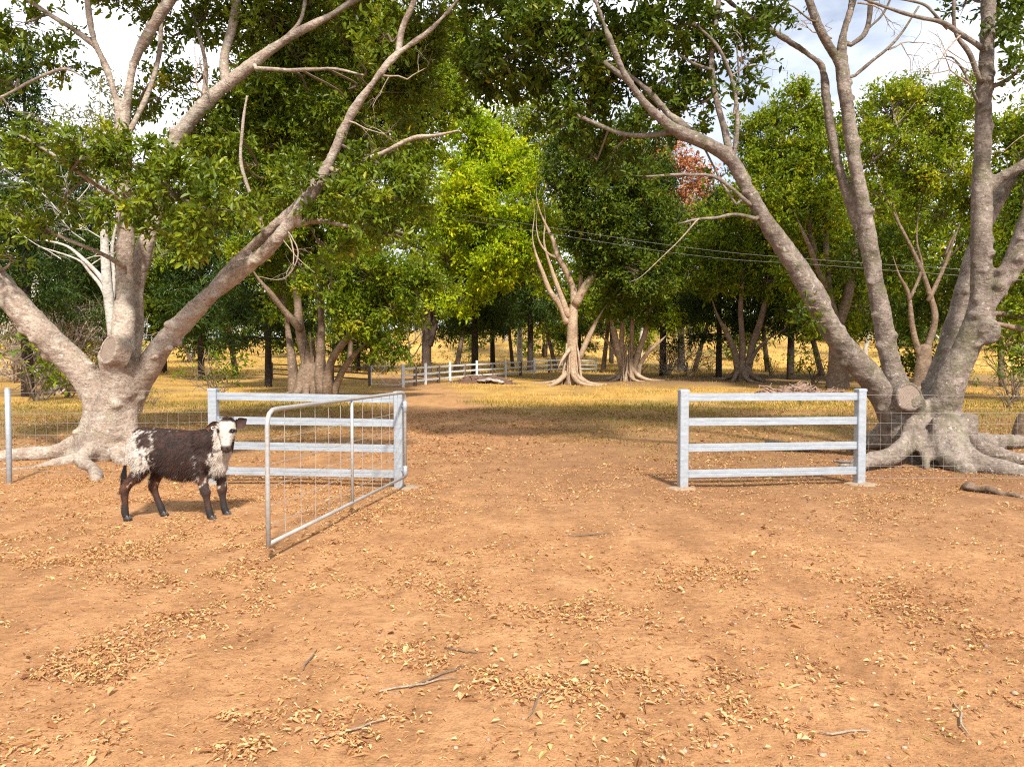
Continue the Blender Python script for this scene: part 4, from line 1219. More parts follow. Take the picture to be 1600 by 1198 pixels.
def make_calf():
    root = empty("calf", (0, 0, 0), "dark brown roan calf with white face standing in front of the fence", "calf")
    mb = MB()
    # barrel
    st = [(-.44, .83, .07, .05), (-.40, .82, .13, 0.090), (-.33, .80, .175, 0.122), (-.22, .765, .205, 0.135), (-.08, .705, .255, 0.151), (.06, .675, .272, 0.158), (.20, .672, .265, 0.151), (.31, .685, .258, 0.135), (.41, .675, .240, 0.122), (.49, .645, .20, 0.101), (.555, .61, .12, .07)]
    S = spline([(a, b_, c, d) for a, b_, c, d in st], 4)
    ns = 24
    V = []
    for x, z, hh, hw in S:
        for j in range(ns):
            a = 2 * math.pi * j / ns
            # deeper than wide, flat sided, narrower at the spine
            yy = hw * math.cos(a) * (1 - 0.12 * max(0, math.sin(a)))
            V.append((x, yy, z + hh * math.sin(a)))
    nS = len(S)
    V += [(S[0][0] - .01, 0, S[0][1]), (S[-1][0] + .02, 0, S[-1][1])]
    q_ = [(i * ns + j, (i + 1) * ns + j, (i + 1) * ns + (j + 1) % ns, i * ns + (j + 1) % ns) for i in range(nS - 1) for j in range(ns)]
    t_ = [(nS * ns, j, (j + 1) % ns) for j in range(ns)] + [(nS * ns + 1, (nS - 1) * ns + (j + 1) % ns, (nS - 1) * ns + j) for j in range(ns)]
    mb.add(np.array(V), q_, t_)
    tb = lambda rows, seg=14, flat=1.0: mb.tube(spline([r[:3] for r in rows], 4), spline([[r[3]] for r in rows], 4)[:, 0], seg, True, flat)
    # neck
    tb([(.28, 0, .79, .155), (.38, 0, .82, .150), (.47, -.005, .87, .128), (.545, -.02, .935, .105), (.585, -.05, .985, .088)])
    tb([(.43, 0, .66, .14), (.50, -.01, .72, .125), (.555, -.03, .83, .10), (.59, -.06, .93, .08)])
    # head: cranium, cheeks, face, muzzle
    mb.ellipsoid((.607, -.075, .998), (.094, .09, .086))
    mb.ellipsoid((.612, -.095, .945), (.098, .08, .08))
    tb([(.612, -.10, .965, .088), (.620, -.135, .905, .080), (.628, -.165, .845, .060), (.634, -.19, .795, .050), (.637, -.20, .770, .048)])
    mb.ellipsoid((.636, -.200, .772), (.057, .045, .040))
    mb.ellipsoid((.634, -.165, .757), (.048, .05, .03))
    mb.ellipsoid((.622, -.09, .885), (.060, .07, .06))
    # haunches and shoulders
    mb.ellipsoid((-.31, -.085, .71), (.135, .075, .18)); mb.ellipsoid((-.30, .085, .71), (.135, .075, .18))
    mb.ellipsoid((.35, -.085, .68), (.11, .07, .17)); mb.ellipsoid((.38, .085, .68), (.11, .07, .17))
    # legs
    tb([(-.32, -.085, .68, .125), (-.285, -.10, .58, .098), (-.335, -.105, .48, .072), (-.42, -.105, .395, .050), (-.47, -.105, .33, .053), (-.472, -.105, .26, .037), (-.470, -.105, .17, .033), (-.474, -.105, .095, .039), (-.468, -.105, .06, .036), (-.458, -.105, .03, .036)])
    tb([(-.30, .085, .68, .12), (-.215, .10, .57, .092), (-.225, .105, .47, .066), (-.262, .105, .385, .057), (-.278, .105, .32, .052), (-.258, .105, .25, .036), (-.225, .105, .16, .033), (-.198, .105, .092, .039), (-.188, .105, .06, .036), (-.175, .105, .03, .036)])
    tb([(.35, -.09, .64, .105), (.315, -.105, .53, .078), (.335, -.105, .44, .055), (.362, -.105, .36, .053), (.380, -.105, .295, .053), (.388, -.105, .24, .037), (.402, -.105, .16, .033), (.414, -.105, .09, .039), (.424, -.105, .06, .036), (.434, -.105, .03, .035)])
    tb([(.41, .085, .62, .10), (.435, .10, .51, .072), (.455, .10, .42, .052), (.464, .10, .35, .052), (.468, .10, .285, .052), (.470, .10, .23, .037), (.478, .10, .155, .033), (.488, .10, .09, .039), (.500, .10, .06, .036), (.512, .10, .03, .035)])
    # brisket
    mb.ellipsoid((.46, 0, .57), (.085, .07, .11))
    me = remeshed("body", mb, 0.0125, 5)
    n = len(me.vertices)
    co = np.empty(n * 3, np.float32); me.vertices.foreach_get("co", co); co = co.reshape(-1, 3).astype(float)
    no = np.empty(n * 3, np.float32); me.vertices.foreach_get("normal", no); no = no.reshape(-1, 3).astype(float)
    cc = coat_colour(co)
    a = me.color_attributes.new("coat", 'FLOAT_COLOR', 'POINT')
    a.data.foreach_set("color", np.hstack([cc, np.ones((n, 1))]).astype(np.float32).ravel())
    cm_ = calf_mat()
    body = link("body", me, cm_, root, True)
    # short coat: hairs lying back and down, longer under the belly and chest
    rng = np.random.default_rng(5)
    k = 42000
    pick = rng.integers(0, n, k)
    p, nn = co[pick], no[pick]
    keep = (p[:, 2] > 0.12)
    headz = (p[:, 0] > 0.53) & (p[:, 2] > 0.74)
    lay = np.tile(np.array([-0.75, 0, -0.65]), (k, 1))
    lay[headz] = (0, -0.2, -1.0)
    d = nn * 0.50 + lay * 0.8 + rng.normal(size=(k, 3)) * 0.28
    d /= np.linalg.norm(d, axis=1)[:, None]
    ln = rng.uniform(0.016, 0.042, k)
    belly = (p[:, 2] < 0.56) & (p[:, 2] > 0.40) & (np.abs(p[:, 1]) < 0.15) & (nn[:, 2] < 0.1)
    ln = np.where(belly, rng.uniform(0.025, 0.055, k), ln)
    ln = np.where(headz, ln * 0.45, ln)
    ln = np.where(p[:, 2] < 0.4, ln * 0.5, ln)
    s_ = np.cross(d, nn); s_ /= np.linalg.norm(s_, axis=1)[:, None] + 1e-9
    wd = rng.uniform(0.0012, 0.0028, k)[:, None]
    p0 = p - nn * 0.003
    Vh = np.stack([p0 - s_ * wd, p0 + s_ * wd, p0 + d * ln[:, None]], 1)[keep]
    ch = np.repeat(cc[pick][keep] * rng.uniform(0.75, 1.35, (keep.sum(), 1)), 3, 0)
    hm = mesh_np("coat_hair", Vh.reshape(-1, 3), [np.arange(len(Vh) * 3).reshape(-1, 3)])
    a = hm.color_attributes.new("coat", 'FLOAT_COLOR', 'POINT')
    a.data.foreach_set("color", np.hstack([np.clip(ch, 0, 1), np.ones((len(ch), 1))]).astype(np.float32).ravel())
    link("coat_hair", hm, cm_, root, False, "stuff")
    # hooves: cloven, two claws each
    for hx, hy in ((-.452, -.105), (-.168, .105), (.442, -.105), (.52, .10)):
        h = MB()
        for s in (-1, 1):
            V = []
            for z, k0, sh in ((0.0, 1.0, 0.010), (0.022, 0.93, 0.005), (0.045, 0.78, -0.004), (0.058, 0.6, -0.008)):
                for j in range(10):
                    aa = 2 * math.pi * j / 10
                    V.append((hx + sh + 0.040 * k0 * math.cos(aa), hy + s * 0.018 + 0.0165 * k0 * math.sin(aa), z))
            V.append((hx + 0.01, hy + s * 0.018, 0.0)); V.append((hx - .008, hy + s * .018, .06))
            q_ = [(i * 10 + j, i * 10 + (j + 1) % 10, (i + 1) * 10 + (j + 1) % 10, (i + 1) * 10 + j) for i in range(3) for j in range(10)]
            t_ = [(40, (j + 1) % 10, j) for j in range(10)] + [(41, 30 + j, 30 + (j + 1) % 10) for j in range(10)]
            h.add(np.array(V), q_, t_)
        h.build("hoof", M['hoof'], root, True)
    # ears: cupped leaf shapes
    def ear(base, tip, wdt, upv, col, name, mat):
        base, tip, upv = np.array(base), np.array(tip), np.array(upv)
        ax = tip - base
        up = upv - ax * np.dot(upv, ax) / np.dot(ax, ax); up /= np.linalg.norm(up)
        fw = np.cross(ax, up); fw /= np.linalg.norm(fw)
        if fw[1] > 0: fw = -fw
        V, rows, cols = [], 9, 7
        for i in range(rows):
            t = i / (rows - 1)
            ww = wdt * (0.30 + 1.0 * math.sin(math.pi * min(1, t * 0.86 + 0.10)) ** 0.8) * (1 - t ** 5 * 0.75) * 0.5
            for j in range(cols):
                u = j / (cols - 1) * 2 - 1
                V.append(base + ax * t + up * u * ww - fw * (1 - u * u) * ww * 0.55)
        V = np.array(V)
        V2 = V - fw * 0.007
        q_ = []
        for i in range(rows - 1):
            for j in range(cols - 1):
                a0 = i * cols + j
                q_.append((a0, a0 + 1, a0 + cols + 1, a0 + cols))
                o_ = len(V)
                q_.append((o_ + a0, o_ + a0 + cols, o_ + a0 + cols + 1, o_ + a0 + 1))
        bd = [j for j in range(cols)] + [i * cols + cols - 1 for i in range(1, rows)] + [(rows - 1) * cols + j for j in range(cols - 2, -1, -1)] + [i * cols for i in range(rows - 2, 0, -1)]
        for i in range(len(bd)):
            a0, b0 = bd[i], bd[(i + 1) % len(bd)]
            q_.append((a0, b0, len(V) + b0, len(V) + a0))
        e = MB(); e.add(np.vstack([V, V2]), q_)
        return e.build(name, mat, root, True)
    em = plain("ear_hair", (0.105, 0.045, 0.022), 0.85, 0, 0.35, 60)
    em2 = plain("ear_hair_dark", (0.045, 0.022, 0.016), 0.85, 0, 0.35, 60)
    e1 = ear((.535, -.065, .970), (.392, -.115, .972), 0.110, (0, 0, 1), None, "ear", em)
    ear((.680, -.065, .985), (.797, -.05, 1.062), 0.090, (-.4, 0, 1), None, "ear", em2)
    tg = MB(); tg.tube(np.array([(.466 + .012 * math.cos(a_), -.122, .974 + .013 * math.sin(a_)) for a_ in np.linspace(0.7, 5.6, 12)]), 0.0045, 6)
    tg.build("ear_tag", M['tagw'], root, True)
    # eyes and nostrils
    for sx in (-1, 1):
        e = MB(); e.ellipsoid((.614 + sx * .072, -.160, .945), (.017, .015, .017), 12, 8)
        e.build("eye", M['eye'], root, True)
        e = MB(); e.ellipsoid((.637 + sx * .028, -.240, .779), (.011, .008, .009), 10, 6)
        e.build("nostril", M['eye'], root, True)
        # brow lashes
        e = MB(); e.tube(np.array([(.612 + sx * .056, -.176, .956), (.612 + sx * .074, -.170, .966), (.612 + sx * .090, -.152, .956)]), [0.004, 0.008, 0.004], 6)
        e.build("eyelid", em2, root, True)
    # poll tuft
    tf = MB()
    for _ in range(160):
        b0 = np.array([.607 + rng.normal(0, .030), -.085 + rng.normal(0, .022), 1.078 - abs(rng.normal(0, .010))])
        dd = np.array([rng.normal(0, .5), rng.normal(-.4, .4), rng.uniform(0.2, 1.0)]); dd /= np.linalg.norm(dd)
        tf.tube(np.array([b0, b0 + dd * .018, b0 + dd * .03 + np.array([0, -.006, -.008])]), [0.003, 0.0022, 0.0006], 3, False)
    tf.build("poll_tuft", em2, root, False, "stuff")
    # tail
    tl = MB()
    tl.tube(spline([(-.40, 0, .925), (-.455, -.005, .90), (-.478, -.02, .80), (-.482, -.045, .68), (-.480, -.07, .56), (-.476, -.09, .48)], 4), spline([[.026], [.024], [.019], [.015], [.012], [.010]], 4)[:, 0], 10)
    to = tl.build("tail", plain("tail_hair_brown", (0.30, 0.22, 0.17), 0.8, 0, 0.4, 40), root, True)
    sw = MB()
    for _ in range(220):
        a_ = rng.uniform(0, 2 * math.pi); rr_ = 0.014 * rng.random() ** .5
        b0 = np.array([-.477 + rr_ * math.cos(a_), -.085 + rr_ * math.sin(a_), rng.uniform(.44, .58)])
        e0 = np.array([-.487 + rng.normal(0, .018), -.115 + rng.normal(0, .014), b0[2] - rng.uniform(.14, .26)])
        sw.tube(np.array([b0, (b0 + e0) / 2 + np.array([rng.normal(0, .008), -.008, 0]), e0]), [.0035, .003, .0008], 3, False)
    link("tail_switch", sw.mesh("tail_switch"), plain("tail_hair_black", (0.016, 0.013, 0.013), 0.55, 0, 0.3, 40), to, False, "stuff")
    return root


calf = make_calf()
cp = gpt(270, 7.47)
calf.location = (cp[0], cp[1], min(gz(cp[0] + dx, cp[1] + dy) for dx, dy in ((-.45, -.1), (-.17, .1), (.44, -.1), (.52, .1))) + 0.006)


# ================================================================== trees beyond the fence
def tree_px(name, label, base_px, d, stems, blobs, bark, lmat, seed, per=170, leaf=0.22, roots=0, aerial=0, group="trees behind the driveway", r_tw=0.05, cat="tree", sub=12, extra_crowns=()):
    rng = np.random.default_rng(seed)
    g0 = gpt(base_px, d)
    root = empty(name, tuple(g0), label, cat, group)
    mb = MB(); LL = []
    for rows in stems:
        P, Rr = px_limb(rows, 5)
        zz = ground_z(P[:, 0], P[:, 1])
        P[:, 2] = np.maximum(P[:, 2], zz - 0.15) if P[0, 2] < zz[0] + 1.2 else P[:, 2]
        if rows[-1][3] < 10:
            Rr = Rr * np.interp(np.linspace(0, 1, len(Rr)), [0, .55, 1], [1, .85, .18])
        P2, R2 = rough_limb(P, Rr, rng, 0.06)
        P2[0, 2] = min(P2[0, 2], zz[0] - 0.2) if P2[0, 2] < zz[0] + 0.9 else P2[0, 2]
        mb.tube(P2, R2, 9)
        LL.append((P, Rr))
    for k in range(roots):
        a = 2 * math.pi * (k + rng.random() * .6) / roots
        ln = rng.uniform(1.2, 2.8)
        pts = []
        for t in np.linspace(0, 1, 6):
            x = g0[0] + math.cos(a + t * .5) * (0.3 + ln * t); y = g0[1] + math.sin(a + t * .5) * (0.3 + ln * t)
            pts.append((x, y, gz(x, y) + 0.75 * (1 - t) ** 3.2 + 0.03 * (1 - t)))
        mb.tube(spline(pts, 3), np.linspace(0.20, 0.05, 16), 7)
    me = mb.mesh("trunk")
    link("trunk", me, bark, root, True)
    for k in range(aerial):
        a = 2 * math.pi * k / aerial + rng.random()
        rr_ = rng.uniform(0.45, 1.0)
        top = g0 + np.array([math.cos(a) * .3, math.sin(a) * .3, rng.uniform(1.6, 3.4)])
        bot = g0 + np.array([math.cos(a) * rr_, math.sin(a) * rr_, -0.15])
        m_ = (top + bot) / 2 + np.array([rng.normal(0, .06), rng.normal(0, .06), 0])
        b = MB(); b.tube(spline([top, m_, bot], 4), np.linspace(0.05, 0.09, 9) * rng.uniform(.6, 1.3), 7)
        b.build("aerial_root", bark, root, True)
    o, subs = crown("crown", [px_blob(*x) for x in blobs], per, leaf, lmat, root, rng, quad=False, wid=0.5, per_sprig=6, sub=sub, tone=0.16, spread=(0.10, 0.20))
    for bl, lm in extra_crowns:
        crown("crown", [px_blob(*x) for x in bl], per, leaf, lm, root, rng, quad=False, wid=0.5, per_sprig=6, sub=sub, tone=0.14)
    tw = MB(); twigs_for(subs, LL, rng, tw, r_tw, 0.018, 9)
    tw.build("twigs", M['figdim'] if bark is not M['gumbark'] else M['gumbark'], root, False, "stuff")
    return root


# fig with tangled roots behind the left panel
tree_px("fig_tree", "broad dark fig with tangled root base behind the panel the gate hangs on", 485, 33,
        [[(480, 640, 33, 54.6), (484, 600, 33, 46.8), (488, 570, 33, 34.3)],
         [(495, 615, 33, 23.4), (480, 560, 33, 18.7), (468, 510, 33, 15.6), (462, 440, 33, 13.3), (460, 380, 33, 10.9), (452, 300, 33, 7.8), (440, 200, 33, 5.5)],
         [(470, 515, 32.8, 11.7), (445, 485, 32.5, 10.1), (420, 455, 32, 9.4), (404, 436, 31.8, 7.0), (380, 400, 31.5, 4.7)],
         [(505, 615, 32.6, 23.4), (500, 560, 32.6, 15.6), (502, 500, 32.6, 11.7), (502, 455, 32.6, 10.9), (512, 420, 32.6, 8.6), (520, 360, 32.8, 6.2), (540, 260, 33, 4.7)],
         [(500, 458, 32.6, 7.8), (482, 435, 32.3, 7.0), (470, 415, 32, 5.5), (455, 390, 32, 3.9)],
         [(510, 605, 32.5, 18.7), (520, 560, 32.2, 12.5), (545, 525, 31.8, 10.9), (580, 496, 31.4, 9.4), (620, 472, 31, 7.0), (660, 440, 31, 4.7)],
         [(520, 612, 32.8, 15.6), (535, 580, 32.6, 10.9), (560, 548, 32.4, 8.6), (590, 520, 32.2, 6.2)],
         [(460, 615, 33.4, 20.3), (455, 560, 33.6, 14.0), (448, 500, 34, 10.9), (440, 420, 34, 7.8)]],
        [(450, 330, 32, 60, 55), (520, 440, 31, 55, 45), (585, 430, 31, 60, 45), (645, 440, 31, 45, 36), (675, 430, 30.8, 34, 28, .9), (560, 500, 31, 45, 30), (605, 540, 31.5, 36, 30, .8), (500, 250, 33, 75, 65), (600, 220, 33, 75, 65), (670, 140, 33, 50, 60), (645, 255, 33, 45, 50), (560, 140, 34, 75, 60), (430, 130, 34, 65, 65), (400, 400, 33, 45, 36), (620, 340, 32.5, 60, 45), (540, 340, 32.5, 55, 45), (400, 250, 34, 55, 55), (620, 60, 34, 65, 50), (520, 40, 34, 65, 50), (700, 60, 34, 40, 55), (720, 130, 34.5, 40, 60), (350, 330, 35, 45, 40, .8), (340, 250, 36, 45, 45, .8), (470, 400, 33.5, 45, 40), (540, 390, 32, 50, 36), (440, 470, 34, 40, 30, .7), (610, 480, 31, 40, 28), (500, 160, 34, 60, 50), (640, 500, 32, 30, 24, .7)],
        M['figdim'], M['lfm'], 51, per=380, leaf=0.19, roots=7, aerial=9)

# yellow-green tree with dark double trunk
tree_px("forked_gum_tree", "yellow-green crowned tree with dark forked trunk behind the rail fence", 670, 52,
        [[(668, 620, 52, 24), (667, 560, 52, 17), (668, 510, 52, 16), (669, 440, 52, 13), (666, 380, 52, 10), (670, 320, 52, 7)],
         [(670, 540, 52, 12), (682, 490, 52, 12), (688, 440, 52, 10), (700, 380, 52, 8), (730, 320, 51, 7), (760, 260, 50, 5)],
         [(690, 470, 52, 7), (710, 440, 52, 6), (745, 400, 51, 5), (790, 350, 50, 4)],
         [(668, 475, 52, 6), (645, 450, 52, 5), (620, 430, 52, 4)]],
        [(735, 205, 50, 42, 40), (775, 275, 49, 48, 40), (760, 225, 50, 40, 36), (705, 270, 50, 36, 40), (800, 250, 50, 36, 32), (845, 350, 47.5, 30, 34), (690, 350, 49, 30, 36), (740, 300, 48, 40, 36), (812, 330, 48, 40, 36), (765, 350, 48, 46, 36), (720, 320, 50, 40, 40), (700, 400, 50, 40, 36, .8), (820, 400, 48, 40, 36), (770, 425, 48, 46, 30), (725, 470, 50, 40, 26, .7), (830, 275, 50, 30, 30, .8), (850, 440, 48, 26, 22, .8), (690, 470, 51, 30, 26, .6), (795, 390, 47, 40, 30)],
        M['roughbark'], M['lyel'], 52, per=120, leaf=0.29)

# tall fine-leaved tree behind it
tree_px("gum_tree", "tall pale olive gum rising above the yellow-green crown", 815, 82,
        [[(812, 600, 82, 10), (813, 450, 82, 8), (815, 300, 82, 6), (820, 200, 82, 4)]],
        [(800, 200, 82, 40, 40, .7), (840, 180, 82, 36, 36, .7), (860, 240, 82, 36, 40, .7), (820, 260, 82, 36, 40, .7), (880, 320, 82, 26, 50, .6), (850, 130, 84, 30, 30, .5)],
        M['gumbark'], M['lolive'], 53, per=26, leaf=0.45)

# central fig with aerial roots
tree_px("fig_tree", "fig with pale branching trunk and hanging roots in the middle of the clearing", 892, 45,
        [[(892, 612, 45, 26), (893, 580, 45, 19), (893, 530, 45, 17), (895, 490, 45, 17), (899, 470, 45, 13)],
         [(886, 505, 45, 12), (876, 480, 45, 10), (860, 456, 45, 9), (850, 430, 45, 8), (838, 400, 45, 5), (832, 370, 45, 3.4), (835, 330, 45, 2), (828, 300, 45, 1)],
         [(888, 495, 45, 12), (870, 445, 45, 8), (862, 420, 45, 6), (850, 380, 45, 4), (852, 340, 45, 2.4), (846, 300, 45, 1)],
         [(898, 478, 45, 13), (896, 450, 45, 11), (884, 425, 45, 10), (872, 400, 45, 9), (865, 376, 45, 8), (852, 350, 45, 5), (842, 325, 45, 3.6), (838, 300, 45, 2), (842, 270, 45, 1)],
         [(872, 404, 45, 5), (855, 395, 45, 4), (842, 375, 45, 3), (838, 350, 45, 2), (840, 320, 45, 1)],
         [(900, 475, 44.8, 14), (918, 444, 44.5, 13), (938, 415, 44.2, 11), (960, 388, 44, 9), (985, 355, 44, 7), (1005, 320, 44, 5)],
         [(905, 465, 45, 8), (908, 420, 45, 7), (902, 380, 45, 6), (905, 320, 45, 4)],
         [(906, 560, 45.5, 10), (918, 530, 45.5, 9), (930, 505, 45.5, 8), (945, 480, 45.5, 6)],
         [(890, 545, 44.6, 7), (880, 560, 44, 6), (872, 575, 43.6, 4)]],
        [(935, 300, 44, 55, 45), (905, 350, 44.5, 36, 36), (965, 370, 43.5, 42, 36), (1005, 320, 44, 40, 40), (945, 425, 44.5, 36, 32), (995, 425, 44, 40, 36), (885, 280, 45, 40, 36, .8), (1010, 265, 45, 32, 32), (950, 235, 45, 45, 32), (920, 390, 45, 32, 32), (975, 460, 45, 30, 24, .8), (1030, 380, 45, 34, 36, .9), (880, 240, 46, 30, 30, .7), (980, 300, 43.5, 40, 36), (900, 200, 46, 40, 30, .8), (1000, 200, 46, 40, 36), (1030, 330, 44.5, 30, 30), (960, 340, 43, 40, 34), (925, 260, 44, 45, 36), (1040, 430, 45, 30, 26)],
        M['figmid'], M['lfd'], 54, per=190, leaf=0.26, roots=7, aerial=12)

# fan-shaped fig
tree_px("fig_tree", "fan-stemmed fig with roots, second to the right of the clearing's middle", 983, 49,
        [[(983, 605, 49, 34), (983, 580, 49, 26), (982, 560, 49, 18)],
         [(975, 590, 49, 14), (965, 545, 49, 11), (958, 505, 49, 10), (952, 470, 49, 7), (945, 430, 49, 5)],
         [(978, 590, 49, 12), (972, 545, 49, 10), (972, 500, 49, 9), (968, 450, 49, 6)],
         [(985, 585, 49, 10), (987, 540, 49, 9), (988, 490, 49, 8), (992, 440, 49, 5)],
         [(990, 590, 48.8, 14), (998, 550, 48.8, 12), (1008, 520, 48.8, 10), (1015, 480, 48.8, 8), (1022, 430, 48.8, 5)],
         [(996, 575, 48.6, 8), (1012, 552, 48.4, 7), (1030, 535, 48.2, 6), (1045, 520, 48, 4)],
         [(968, 560, 49.2, 7), (950, 535, 49.4, 6), (935, 522, 49.6, 4)]],
        [(960, 480, 49, 30, 24), (1010, 480, 48.5, 36, 26), (1040, 440, 48.5, 34, 30), (1000, 430, 49, 36, 30), (955, 440, 49.5, 28, 26), (1045, 500, 48.5, 28, 20, .9), (1050, 390, 49, 32, 30), (1010, 390, 49, 30, 26)],
        M['figmid'], M['lfm'], 55, per=170, leaf=0.26, roots=6, aerial=14)

# third fig in the row
tree_px("fig_tree", "spreading fig with four dark stems beside the brush heap", 1160, 47,
        [[(1160, 602, 47, 30), (1160, 575, 47, 22)],
         [(1155, 590, 47, 13), (1148, 550, 47, 10), (1135, 520, 47, 9), (1122, 495, 47, 8), (1110, 460, 47, 5)],
         [(1160, 585, 47, 12), (1159, 530, 47, 10), (1158, 480, 47, 9), (1160, 430, 47, 7), (1155, 370, 47, 5)],
         [(1165, 590, 47, 14), (1174, 550, 47, 12), (1186, 510, 47, 11), (1196, 470, 47, 9), (1212, 440, 47, 7), (1240, 400, 47, 5)],
         [(1170, 570, 46.8, 7), (1185, 545, 46.6, 6), (1200, 530, 46.4, 5), (1225, 515, 46, 4)]],
        [(1120, 440, 47, 36, 28), (1160, 400, 47, 40, 36), (1200, 440, 46.8, 36, 28), (1110, 380, 47.5, 34, 34), (1180, 350, 47, 40, 34), (1230, 390, 47, 36, 34), (1130, 330, 48, 36, 32), (1235, 480, 46.5, 32, 24, .8), (1085, 430, 47, 26, 24, .8), (1225, 330, 47, 34, 30)],
        M['figdim'], M['lfm'], 56, per=160, leaf=0.26, roots=6)

# two broad figs behind the right fig
tree_px("fig_tree", "round bright-topped fig seen between the leaning limb and the middle limb", 1300, 40,
        [[(1308, 620, 40, 40), (1310, 560, 40, 34), (1300, 500, 40, 22), (1275, 400, 40, 14), (1255, 300, 40, 9), (1240, 220, 40, 6)],
         [(1305, 520, 40, 20), (1330, 440, 40, 14), (1340, 350, 40, 10)], [(1300, 500, 40, 14), (1290, 380, 40, 10), (1300, 280, 40, 7)],
         [(1290, 450, 39.5, 8), (1262, 380, 39, 8), (1240, 330, 39, 6)]],
        [(1200, 210, 41, 45, 40), (1250, 170, 41, 45, 36), (1180, 270, 41, 40, 40), (1240, 250, 40, 50, 45), (1290, 220, 41, 45, 45), (1220, 320, 40, 50, 40, .9), (1280, 320, 40, 50, 45, .9), (1310, 420, 41, 50, 45, .7), (1250, 400, 41, 45, 40, .7), (1160, 215, 42, 26, 34, .7), (1320, 290, 41, 40, 45, .8), (1290, 500, 41, 45, 34, .6), (1245, 140, 43, 20, 16, .6), (1350, 480, 41, 40, 40, .6)],
        M['figdim'], M['lolive'], 57, per=190, leaf=0.24, extra_crowns=[([(1190, 300, 39, 40, 30, .8), (1215, 340, 39.5, 36, 30, .8), (1260, 440, 40, 40, 30, .7), (1300, 380, 40.5, 40, 40, .7)], M['lfm'])])

tree_px("fig_tree", "wide fig with tangled pale limbs between the middle limb and the right trunk", 1430, 32,
        [[(1440, 625, 32, 36.0), (1442, 580, 32, 24.0), (1445, 540, 32, 18.0)],
         [(1446, 560, 32, 12.0), (1460, 500, 32, 9.6), (1452, 455, 32, 8.4), (1430, 400, 32, 6.6), (1400, 340, 32, 5.4), (1380, 300, 32, 4.2), (1365, 250, 32, 3.0)],
         [(1450, 470, 32, 7.2), (1470, 430, 32, 6.6), (1485, 390, 32, 5.4), (1500, 350, 32, 3.6)],
         [(1440, 560, 32, 10.8), (1425, 510, 32, 8.4), (1420, 460, 32, 7.2), (1405, 430, 32, 5.4), (1395, 400, 32, 3.6)],
         [(1420, 470, 32, 5.4), (1440, 420, 32, 4.8), (1432, 370, 32, 4.2), (1440, 300, 32, 3.0)],
         [(1475, 400, 32.5, 4.8), (1490, 370, 32.5, 4.2), (1510, 345, 32.5, 3.0)], [(1470, 415, 32.5, 4.2), (1500, 385, 32.5, 3.6), (1530, 360, 32.5, 2.4)],
         [(1405, 350, 32, 3.6), (1395, 310, 32, 3.0), (1410, 270, 32, 2.4)]],
        [(1400, 170, 33, 45, 40), (1450, 180, 33, 50, 45), (1500, 200, 33, 45, 45), (1420, 250, 32, 50, 45, .9), (1480, 270, 32, 50, 45, .9), (1370, 230, 33, 40, 45, .9), (1380, 310, 32.5, 40, 40, .7), (1520, 300, 32.5, 40, 45, .8), (1430, 140, 34, 32, 20), (1500, 140, 34, 36, 20), (1380, 160, 34, 30, 26), (1560, 220, 34, 36, 45, .8), (1350, 180, 35, 26, 32, .8), (1460, 330, 33, 40, 30, .5)],
        M['figdim'], M['lolive'], 58, per=300, leaf=0.19, extra_crowns=[([(1390, 400, 34, 45, 40, .7), (1350, 400, 34.5, 40, 40, .6), (1480, 470, 35, 45, 40, .6), (1520, 420, 34, 40, 40, .6), (1400, 500, 36, 50, 40, .6), (1420, 560, 37, 50, 26, .5)], M['lfd'])])

tree_px("fig_tree", "dense fig at the right edge behind the forked trunk", 1640, 30,
        [[(1640, 640, 30, 50), (1640, 560, 30, 34), (1620, 450, 30, 20), (1600, 330, 30, 12), (1590, 240, 30, 8)], [(1600, 495, 30, 12), (1560, 490, 30, 10), (1510, 492, 30, 7)], [(1600, 515, 29.5, 10), (1550, 505, 29.5, 8), (1510, 506, 29.5, 5)]],
        [(1590, 200, 31, 40, 40), (1640, 220, 30, 60, 60), (1600, 290, 30, 45, 45), (1590, 400, 30, 45, 45, .8), (1600, 480, 30, 40, 36, .8), (1570, 350, 31, 36, 40, .8), (1660, 380, 30, 60, 80, .8), (1590, 550, 30, 36, 26, .6), (1660, 520, 30, 60, 50, .6)],
        M['figdim'], M['lfm'], 59, per=230, leaf=0.21)

# red-flowering tree
tree_px("flame_tree", "red-blossomed tree glowing behind the leaning limb of the right fig", 1062, 68,
        [[(1064, 610, 68, 14), (1064, 480, 68, 10), (1062, 360, 68, 8), (1060, 280, 68, 5)], [(1062, 380, 68, 6), (1090, 330, 68, 5), (1110, 300, 68, 3)], [(1062, 360, 68, 6), (1035, 320, 68, 5), (1020, 280, 68, 3)], [(1062, 330, 68, 5), (1075, 270, 68, 4), (1080, 230, 68, 3)]],
        [(1020, 262, 64, 38, 28), (1045, 250, 64, 38, 28), (1080, 280, 64, 40, 32), (1025, 300, 64, 32, 30), (1105, 325, 64, 30, 28), (1060, 325, 64, 38, 30), (1075, 375, 64, 34, 28, .8), (1015, 250, 64, 26, 24, .8), (1110, 370, 64, 24, 22, .7)],
        M['gumbark'], M['lred'], 60, per=40, leaf=0.34)


